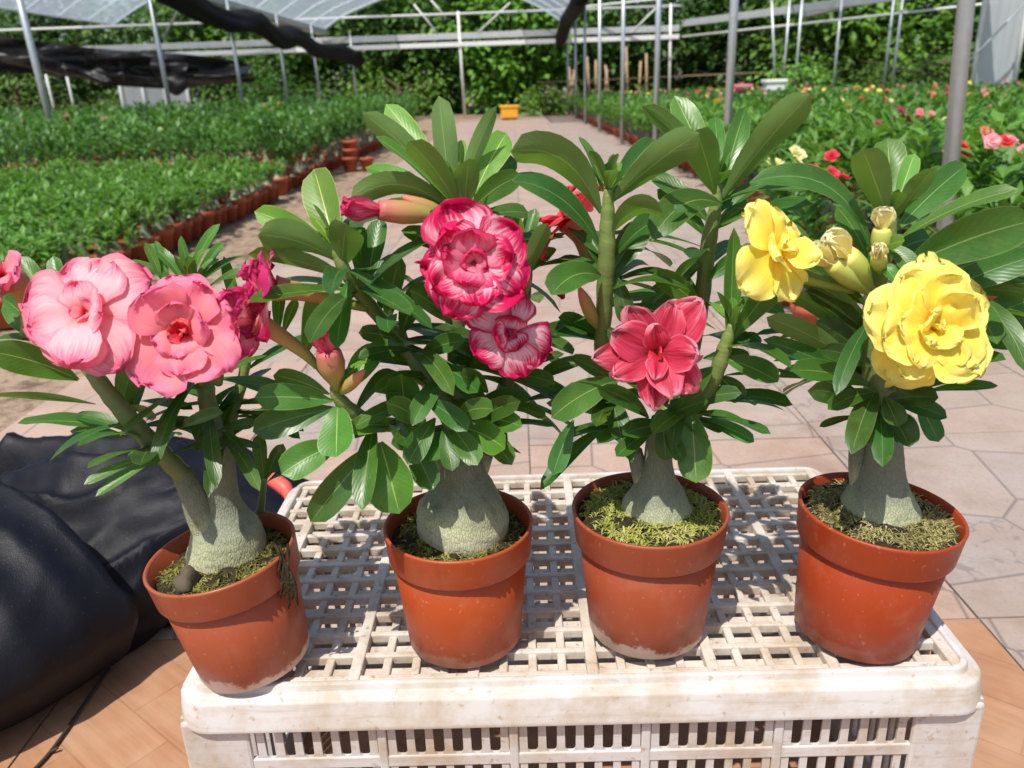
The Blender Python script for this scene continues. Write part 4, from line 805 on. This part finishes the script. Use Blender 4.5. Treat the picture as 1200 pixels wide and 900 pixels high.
leaves(e2, [
 (528, 235, 514, 112, 30, 'u', .0, .02, .03, 1.15, .4), (530, 240, 424, 132, 27, 'u', 0, .0, .10, 1.1, .4), (524, 225, 452, 122, 26, 't', .01, .06, .06, 1.5, .8), (530, 240, 440, 160, 22, 'e', 0, -.02, .08, 1.3, .5), (540, 248, 478, 166, 29, 'u', -.01, -.04, .10, 1.1, .3),
 (532, 225, 516, 152, 27, 'u', .0, .02, .05, 1.2, .5), (538, 235, 582, 124, 19, 'u', .0, .02, .06, 1.3, .5), (540, 235, 540, 163, 17, 't', .0, .03, .1, 1.5, .8), (544, 250, 550, 186, 28, 'u', -.01, -.025, .05, 1.05, .3), (556, 228, 594, 156, 32, 't', .0, .04, .06, 1.6, .9),
 (556, 232, 606, 188, 24, 't', .01, .04, .15, .8), (548, 252, 612, 206, 26, 't', .0, -.02, .14, 1.1), (545, 262, 620, 250, 24, 'e', .0, .02, .15, .8), (528, 248, 410, 236, 28, 'u', 0, -.02, .42, 1.1, .3), (524, 250, 428, 196, 24, 't', .0, .03, .15, 1.3, .5), (526, 256, 440, 250, 22, 't', .0, .02, .2, 1.),
 (612, 335, 642, 262, 20, 'u', .02, .0, .08, 1.1), (606, 330, 598, 246, 26, 't', .03, .04, .08, 1.2, .4), (620, 320, 650, 290, 18, 't', .03, .05, .1, 1.), (610, 320, 628, 244, 20, 't', .03, .05, .08, .9),
 (394, 296, 368, 198, 42, 't', -.02, .02, .05, 1.55, .8), (396, 300, 298, 248, 26, 't', -.02, .0, .10, 1.5, .7), (398, 308, 302, 276, 36, 'u', -.02, -.05, .16, 1.1, .2), (410, 330, 290, 298, 24, 'u', -.015, -.045, .12, 1.), (400, 316, 406, 262, 38, 'u', -.02, -.045, .06, 1.1, .2),
 (430, 350, 418, 262, 24, 't', .0, .03, .08, .8), (430, 340, 446, 256, 26, 't', .0, .03, .08, .75), (420, 345, 470, 300, 22, 't', -.01, .01, .1, .8), (356, 420, 386, 330, 30, 't', -.02, -.02, .05, 1.25), (326, 392, 330, 332, 16, 't', -.02, -.01, .05, 1.3, .3), (332, 392, 348, 350, 12, 't', -.02, -.02, .05, 1.2, .3),
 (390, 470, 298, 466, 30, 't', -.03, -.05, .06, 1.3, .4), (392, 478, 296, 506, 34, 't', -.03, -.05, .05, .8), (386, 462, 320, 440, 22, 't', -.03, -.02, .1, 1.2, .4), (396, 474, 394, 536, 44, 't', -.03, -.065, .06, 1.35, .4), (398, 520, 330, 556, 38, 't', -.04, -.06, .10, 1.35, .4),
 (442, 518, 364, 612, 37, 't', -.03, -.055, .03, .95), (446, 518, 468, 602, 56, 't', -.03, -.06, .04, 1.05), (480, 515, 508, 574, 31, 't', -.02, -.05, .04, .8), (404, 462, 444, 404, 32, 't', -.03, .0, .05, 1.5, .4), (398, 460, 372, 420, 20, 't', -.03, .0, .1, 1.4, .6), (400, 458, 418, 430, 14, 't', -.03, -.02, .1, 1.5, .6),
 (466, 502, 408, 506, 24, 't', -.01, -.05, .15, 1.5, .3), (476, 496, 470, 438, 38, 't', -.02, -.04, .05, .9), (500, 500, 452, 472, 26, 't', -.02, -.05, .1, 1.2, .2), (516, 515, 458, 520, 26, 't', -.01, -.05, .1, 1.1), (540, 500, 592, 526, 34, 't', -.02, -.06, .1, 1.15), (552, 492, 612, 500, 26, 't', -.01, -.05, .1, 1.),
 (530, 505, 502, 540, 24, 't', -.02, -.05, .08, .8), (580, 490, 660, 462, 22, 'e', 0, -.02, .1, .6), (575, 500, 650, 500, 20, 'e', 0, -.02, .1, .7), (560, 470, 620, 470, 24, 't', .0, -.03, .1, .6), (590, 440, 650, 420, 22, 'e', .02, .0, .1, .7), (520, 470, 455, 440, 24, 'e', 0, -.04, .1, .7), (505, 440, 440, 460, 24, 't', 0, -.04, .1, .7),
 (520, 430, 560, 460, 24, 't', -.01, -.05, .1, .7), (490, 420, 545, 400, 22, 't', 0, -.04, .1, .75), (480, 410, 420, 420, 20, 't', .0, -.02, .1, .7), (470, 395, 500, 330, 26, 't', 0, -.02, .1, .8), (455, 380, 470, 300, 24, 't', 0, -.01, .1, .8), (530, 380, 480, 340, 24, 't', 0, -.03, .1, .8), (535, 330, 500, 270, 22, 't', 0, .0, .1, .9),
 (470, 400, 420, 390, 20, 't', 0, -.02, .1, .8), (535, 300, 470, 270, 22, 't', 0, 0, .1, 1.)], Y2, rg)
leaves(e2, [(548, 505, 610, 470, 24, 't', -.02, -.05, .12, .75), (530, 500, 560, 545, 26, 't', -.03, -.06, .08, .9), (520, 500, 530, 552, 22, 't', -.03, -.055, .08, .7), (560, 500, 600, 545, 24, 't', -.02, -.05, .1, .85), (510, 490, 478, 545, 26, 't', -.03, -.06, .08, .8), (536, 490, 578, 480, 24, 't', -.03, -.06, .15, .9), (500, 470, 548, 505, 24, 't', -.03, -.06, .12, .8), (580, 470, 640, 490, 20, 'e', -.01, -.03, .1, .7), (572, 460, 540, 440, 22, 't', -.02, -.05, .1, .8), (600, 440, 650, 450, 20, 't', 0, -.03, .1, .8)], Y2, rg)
fill(e2, tA, 24, .1, .9, rg, (.045, .08), .019); fill(e2, tB, 22, .1, .9, rg, (.05, .08), .019); fill(e2, tC, 8, .1, .6, rg, (.04, .07), .019); fill(e2, tD, 16, .05, .9, rg, (.04, .07), .018)
flower(e2, PY(555, 309, Y2-.050), (.05, -1, .42), .0365, [(5, 1.0, 1.15, 3, 12, .12, None), (5, .84, 1.0, 14, 16, .16, None), (5, .60, .75, 32, 20, .2, 'petal_crimson'), (4, .34, .45, 52, 20, .24, 'petal_crimson')], 'petal_picotee', rg, PY(540, 258, Y2), twist=.2)
flower(e2, PY(596, 391, Y2-.045), (.12, -1, .30), .0305, [(5, 1.0, 1.02, 6, 12, .10, None), (3, .50, .66, 44, 20, .16, None), (4, .26, .34, 60, 10, .25, 'petal_crimson')], 'petal_picotee', rg, PY(606, 340, Y2+.03), twist=.75)
flower(e2, PY(322, 338, Y2-.035), (-.92, -.35, .25), .034, [(5, 1.0, 1.1, 22, 14, .14, None), (5, .75, .85, 50, 12, .2, None)], 'petal_magenta', rg, PY(430, 362, Y2-.012), r_tube=.0052)
flower(e2, PY(296, 376, Y2-.045), (-.75, -.35, .55), .024, [(5, 1.0, 1.0, 45, 10, .15, None)], 'petal_magenta', rg, PY(372, 430, Y2-.032), r_tube=.0052)
bud(e2, PY(396, 458, Y2-.032), PY(378, 386, Y2-.045), .0095, 'petal_crimson', rg); bud(e2, PY(398, 462, Y2-.032), PY(428, 434, Y2-.05), .0045, 'petal_peach', rg, ruff=0)
bud(e2, PY(524, 254, Y2-.005), PY(404, 242, Y2-.03), .0078, 'petal_crimson', rg); bud(e2, PY(528, 256, Y2), PY(470, 230, Y2-.01), .0060, 'petal_peach', rg, ruff=0)
bud(e2, PY(616, 345, Y2+.03), PY(614, 312, Y2+.02), .0045, 'petal_peach', rg, ruff=0); bud(e2, PY(528, 252, Y2), PY(504, 214, Y2+.01), .0040, 'petal_peach', rg, ruff=0)

for x, y, d in ((392, 290, -.02), (543, 238, 0), (392, 452, -.03), (620, 300, .04)): rosette(e2, x, y, Y2+d, 6, *ROS, rg, el=(.6, 1.4), tint=(1.3, 1.7), warm=.7)
# ---- rose-red striped bloom, pot with a pale limescale foot
rg = random.Random(303); B3 = Vector((.0960, .552, ZC)); Y3 = .554
e3 = empty('potted_desert_rose', B3, 'desert rose with one striped rose red bloom in a dull pot with pale chalky foot', 'potted plant')
make_pot(e3, B3, 'pot_dull', (R(0), R(0)), .0605, .0465, .110, rg, 'moss_green', 2200, .93)
trunk(e3, [(768, 625, 70, .0), (768, 606, 80, 0), (769, 592, 80, 0), (770, 576, 62, 0), (770, 560, 44, 0), (771, 542, 34, 0), (773, 515, 29, 0), (776, 490, 24, 0)], Y3, rg, .07)
trunk(e3, [(756, 566, 26, .004), (748, 545, 20, .004), (744, 528, 17, .004)], Y3, rg, .03)
vA = stem(e3, [(746, 535, 17, .004), (722, 485, 18, .01), (706, 430, 17, .01), (708, 360, 18, .0), (711, 300, 18, -.005), (712, 255, 15, -.005), (713, 222, 9, -.005)], Y3)
vB = stem(e3, [(776, 500, 28, 0), (800, 440, 22, .02), (820, 370, 17, .03), (828, 300, 18, .03), (838, 245, 14, .03), (842, 215, 9, .03)], Y3)
vC = stem(e3, [(780, 500, 24, 0), (815, 480, 20, -.01), (838, 440, 17, -.02), (850, 405, 15, -.02), (858, 380, 8, -.02)], Y3)
leaves(e3, [
 (704, 250, 598, 178, 40, 'u', -.005, -.05, .34, 1.05, .1), (702, 286, 600, 212, 30, 't', -.005, -.05, .22, .95), (706, 225, 678, 160, 17, 'e', .0, .01, .15, 1.2, .4), (713, 232, 719, 180, 11, 'u', 0, .0, .05, .9), (718, 236, 820, 156, 36, 'u', -.005, -.04, .06, 1.1, .1), (716, 232, 768, 164, 28, 't', .01, .03, .1, .8),
 (718, 272, 778, 250, 34, 'u', -.01, -.05, .3, 1.0), (722, 298, 806, 246, 30, 't', 0, -.02, .2, .75), (716, 322, 756, 262, 34, 't', .01, .02, .06, .7), (704, 324, 646, 346, 38, 't', -.01, -.05, .28, .95), (714, 330, 690, 270, 26, 't', .02, .03, .06, .7), (716, 350, 770, 345, 18, 'e', 0, -.01, .1, .9), (712, 230, 712, 190, 10, 'u', 0, -.01, .05, 1.),
 (706, 300, 668, 262, 26, 't', .02, .04, .1, .8), (720, 322, 735, 380, 22, 't', 0, -.01, .1, .6),
 (838, 222, 790, 112, 32, 't', .03, .07, .05, 1.15), (834, 218, 752, 124, 26, 'u', .03, .03, .12, 1.25, .2), (838, 228, 816, 152, 36, 'u', .02, -.01, .04, 1.1, .2), (842, 210, 838, 136, 20, 't', .03, .07, .06, 1.1), (846, 222, 874, 126, 27, 't', .03, .06, .05, 1.1), (848, 232, 950, 110, 37, 'u', .02, -.02, .05, 1.2, .2), (846, 236, 896, 166, 24, 't', .03, .07, .1, .9),
 (846, 240, 764, 282, 36, 't', .02, -.03, .35, .8), (852, 248, 920, 206, 22, 'e', .03, .05, .2, .8), (832, 262, 762, 204, 26, 't', .04, .06, .1, .8), (830, 280, 770, 222, 24, 't', .04, .06, .1, .65), (836, 270, 880, 240, 22, 't', .04, .06, .1, .8),
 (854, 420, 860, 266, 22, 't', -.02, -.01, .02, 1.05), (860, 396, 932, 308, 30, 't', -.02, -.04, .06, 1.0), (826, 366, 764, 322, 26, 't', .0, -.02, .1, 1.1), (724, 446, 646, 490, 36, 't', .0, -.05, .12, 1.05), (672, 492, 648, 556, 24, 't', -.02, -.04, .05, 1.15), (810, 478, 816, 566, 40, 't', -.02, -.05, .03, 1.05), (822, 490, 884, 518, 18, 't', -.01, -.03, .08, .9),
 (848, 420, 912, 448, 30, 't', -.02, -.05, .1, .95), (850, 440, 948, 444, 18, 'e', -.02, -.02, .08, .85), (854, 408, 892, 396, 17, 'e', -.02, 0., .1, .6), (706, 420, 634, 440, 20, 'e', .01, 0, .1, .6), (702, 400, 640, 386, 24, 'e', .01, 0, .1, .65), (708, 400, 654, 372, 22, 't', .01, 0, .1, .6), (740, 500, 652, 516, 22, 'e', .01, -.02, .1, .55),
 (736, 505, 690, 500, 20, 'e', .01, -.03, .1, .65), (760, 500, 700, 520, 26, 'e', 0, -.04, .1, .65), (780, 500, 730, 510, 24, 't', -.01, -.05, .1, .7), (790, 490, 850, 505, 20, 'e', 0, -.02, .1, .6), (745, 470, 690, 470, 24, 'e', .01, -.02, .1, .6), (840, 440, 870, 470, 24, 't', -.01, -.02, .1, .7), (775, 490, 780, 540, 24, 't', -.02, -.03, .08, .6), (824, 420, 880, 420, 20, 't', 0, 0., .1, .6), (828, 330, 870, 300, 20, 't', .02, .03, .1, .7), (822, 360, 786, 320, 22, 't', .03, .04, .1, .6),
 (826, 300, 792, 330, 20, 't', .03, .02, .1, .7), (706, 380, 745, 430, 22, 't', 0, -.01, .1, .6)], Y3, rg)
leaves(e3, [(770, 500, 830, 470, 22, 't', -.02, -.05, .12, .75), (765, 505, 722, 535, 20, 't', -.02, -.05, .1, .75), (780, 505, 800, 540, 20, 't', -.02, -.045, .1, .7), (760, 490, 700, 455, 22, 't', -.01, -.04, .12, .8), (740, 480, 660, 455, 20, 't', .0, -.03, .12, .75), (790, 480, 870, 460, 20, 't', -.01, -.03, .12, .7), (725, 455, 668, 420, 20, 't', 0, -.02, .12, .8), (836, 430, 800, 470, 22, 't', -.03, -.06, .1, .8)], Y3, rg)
fill(e3, vA, 20, .1, .7, rg, (.045, .075), .018); fill(e3, vB, 18, .1, .85, rg, (.045, .08), .018); fill(e3, vC, 8, .05, .8, rg, (.04, .065), .017)
flower(e3, PY(770, 413, Y3-.055), (.0, -1, .34), .0365, [(5, 1.06, .78, 4, 10, .10, None), (5, .92, .70, 18, 16, .12, None), (3, .66, .46, 36, 10, .14, None), (2, .36, .26, 62, 0, .1, 'petal_scarlet')], 'petal_red', rg, PY(780, 470, Y3-.01), pointed=True, twist=.35)
flower(e3, PY(668, 258, Y3+.045), (-.55, .25, .75), .036, [(5, 1.0, 1.0, 10, 25, .12, None), (4, .75, .85, 40, 15, .15, None)], 'petal_scarlet', rg, PY(690, 330, Y3+.03))
bud(e3, PY(700, 385, Y3), PY(678, 335, Y3-.015), .0050, 'petal_peach', rg, ruff=0); bud(e3, PY(660, 350, Y3+.02), PY(646, 316, Y3+.02), .005, 'petal_scarlet', rg, 'petal_scarlet', ruff=0); bud(e3, PY(718, 320, Y3+.02), PY(722, 280, Y3+.03), .0055, 'petal_scarlet', rg, 'petal_scarlet', ruff=0)

for x, y, d in ((713, 224, -.005), (842, 217, .03), (858, 382, -.02)): rosette(e3, x, y, Y3+d, 7, *ROS, rg, el=(.5, 1.45), tint=(1.2, 1.6), warm=.6)
# ---- yellow rose, deep orange pot
rg = random.Random(404); B4 = Vector((.2620, .541, ZC)); Y4 = .545
e4 = empty('potted_desert_rose', B4, 'desert rose with ruffled yellow blooms in a deep orange pot at the crate end', 'potted plant')
make_pot(e4, B4, 'pot_deep', (R(1), R(4)), .0600, .0462, .110, rg, 'moss_pale', 2400, .93)
trunk(e4, [(1024, 635, 80, .0), (1027, 612, 92, 0), (1029, 596, 88, 0), (1031, 576, 68, 0), (1033, 556, 51, 0), (1035, 534, 43, 0), (1035, 505, 39, 0), (1034, 480, 36, 0), (1030, 455, 30, 0)], Y4, rg, .08)
trunk(e4, [(1010, 572, 26, .006), (1006, 545, 22, .008), (1006, 515, 20, .008), (1008, 490, 18, .008)], Y4, rg, .03)
wA = stem(e4, [(1032, 480, 34, 0), (1024, 440, 24, -.005), (1020, 395, 22, -.005), (1026, 340, 20, 0), (1038, 290, 18, .0), (1044, 252, 14, .0)], Y4)
wB = stem(e4, [(1034, 480, 28, .005), (1060, 440, 20, .02), (1085, 400, 18, .03), (1110, 350, 15, .035), (1125, 325, 11, .035)], Y4)
leaves(e4, [
 (1040, 256, 1010, 174, 35, 'u', -.005, -.03, .03, 1.1, .2), (1044, 250, 1040, 162, 36, 't', .01, .05, .05, 1.05), (1048, 250, 1072, 180, 20, 't', 0, .03, .05, 1.5, .7), (1050, 256, 1096, 196, 24, 'u', 0, -.02, .05, 1.15, .2), (1052, 268, 1132, 194, 34, 't', .0, .03, .06, .95), (1054, 280, 1194, 222, 25, 'e', .0, -.03, .12, 1.1), (1056, 262, 1110, 196, 24, 't', .01, .05, .08, .9),
 (1056, 316, 1214, 258, 48, 't', -.01, -.06, .08, 1.0), (1056, 322, 1160, 290, 36, 't', .01, .0, .1, .8), (1090, 350, 1215, 300, 36, 't', .02, .0, .08, .9), (1110, 340, 1150, 250, 30, 't', .04, .06, .05, 1.1, .2), (1124, 330, 1190, 285, 26, 't', .04, .05, .1, 1.1), (1100, 390, 1218, 392, 46, 't', .02, -.01, .1, .7), (1110, 400, 1214, 350, 34, 't', .03, .02, .1, .8), (1118, 335, 1174, 250, 26, 't', .05, .07, .06, .9),
 (1120, 345, 1205, 345, 34, 'u', .03, .0, .15, .9), (1022, 296, 878, 214, 27, 't', -.005, -.02, .42, .9), (1016, 302, 980, 242, 24, 't', .0, .01, .1, 1.05), (1018, 340, 930, 282, 24, 't', .0, -.02, .06, .8), (1018, 360, 934, 306, 24, 't', .0, .0, .06, .6), (1016, 372, 920, 318, 22, 'u', .0, -.03, .06, .8), (1018, 392, 944, 340, 26, 't', .0, -.02, .06, .55), (1016, 402, 930, 344, 24, 'u', 0, -.02, .05, .8),
 (1000, 424, 898, 372, 27, 'u', -.01, -.03, .06, .8), (1016, 420, 956, 376, 28, 't', .0, -.02, .06, .5), (1018, 450, 894, 398, 22, 't', -.01, -.04, .04, .7), (1020, 452, 926, 434, 27, 't', -.01, -.05, .08, .9), (1018, 478, 946, 458, 27, 't', -.01, -.05, .1, .6), (1040, 478, 1066, 524, 34, 't', -.02, -.045, .06, .55), (1072, 466, 1100, 518, 23, 't', .0, -.02, .05, .75), (1082, 460, 1170, 452, 17, 'e', .01, 0, .06, .75),
 (1034, 470, 1100, 466, 26, 't', -.02, -.04, .1, .55), (1030, 480, 1016, 520, 20, 't', -.02, -.03, .1, .5), (1010, 488, 960, 500, 10, 'e', 0, 0, .1, .5), (1026, 430, 1070, 452, 28, 'u', -.01, -.04, .1, .7), (1020, 420, 1060, 400, 24, 't', 0, .0, .1, .6), (1036, 284, 1072, 320, 22, 't', -.01, -.03, .1, .9, .3), (1036, 290, 1060, 282, 16, 't', -.02, -.03, .1, 1.2, .3),
 (1090, 420, 1166, 420, 32, 't', .02, 0, .1, .6), (1040, 300, 1090, 280, 30, 't', .01, .03, .1, .8), (1030, 330, 1000, 300, 24, 't', .01, .02, .1, .8), (1034, 310, 1050, 330, 22, 't', -.02, -.03, .1, 1.2, .3)], Y4, rg)
leaves(e4, [(1030, 470, 1000, 515, 20, 't', -.02, -.045, .08, .6), (1040, 470, 1110, 490, 22, 't', -.02, -.04, .12, .65), (1026, 460, 970, 480, 20, 't', -.02, -.05, .12, .65), (1036, 465, 1052, 500, 26, 't', -.03, -.05, .08, .6), (1024, 430, 960, 410, 20, 't', -.01, -.04, .08, .7), (1050, 455, 1120, 440, 22, 't', 0, -.03, .1, .6)], Y4, rg)
fill(e4, wA, 24, .05, .6, rg, (.05, .085), .018); fill(e4, wB, 16, .2, .95, rg, (.05, .085), .021, tint=(.7, 1.0)); rosette(e4, 1150, 330, Y4+.06, 12, (.05, .075), .020, rg)
flower(e4, PY(1092, 384, Y4-.055), (.06, -1, .42), .0440, [(5, 1.05, 1.0, 0, 14, .10, None), (6, .90, .88, 8, 14, .12, None), (5, .66, .72, 22, 18, .14, None), (4, .42, .50, 40, 18, .16, None), (3, .22, .30, 60, 5, .15, None)], 'petal_yellow', rg, PY(1036, 420, Y4-.005), 'tube_yellow', twist=.15)
flower(e4, PY(912, 291, Y4-.045), (.60, -.70, .45), .0355, [(5, 1.08, 1.15, 2, 22, .10, None), (3, .66, .75, 34, 22, .16, None), (2, .36, .44, 60, 10, .2, None)], 'petal_yellow', rg, PY(1000, 340, Y4-.01), 'tube_yellow', twist=.5)
bud(e4, PY(1022, 340, Y4-.012), PY(974, 278, Y4-.03), .0092, 'petal_cream', rg, 'tube_yellow', .7); bud(e4, PY(1020, 345, Y4-.015), PY(950, 290, Y4-.035), .0068, 'petal_cream', rg, 'tube_yellow', .7)
bud(e4, PY(1030, 310, Y4-.015), PY(1036, 246, Y4-.02), .0068, 'petal_cream', rg, 'tube_yellow', .5); bud(e4, PY(1030, 320, Y4-.015), PY(1030, 290, Y4-.035), .0055, 'petal_cream', rg, 'tube_yellow', .5)
for x, y, d in ((1044, 252, 0), (1125, 325, .035)): rosette(e4, x, y, Y4+d, 6, *ROS, rg, el=(.6, 1.4), tint=(1.2, 1.6), warm=.6)
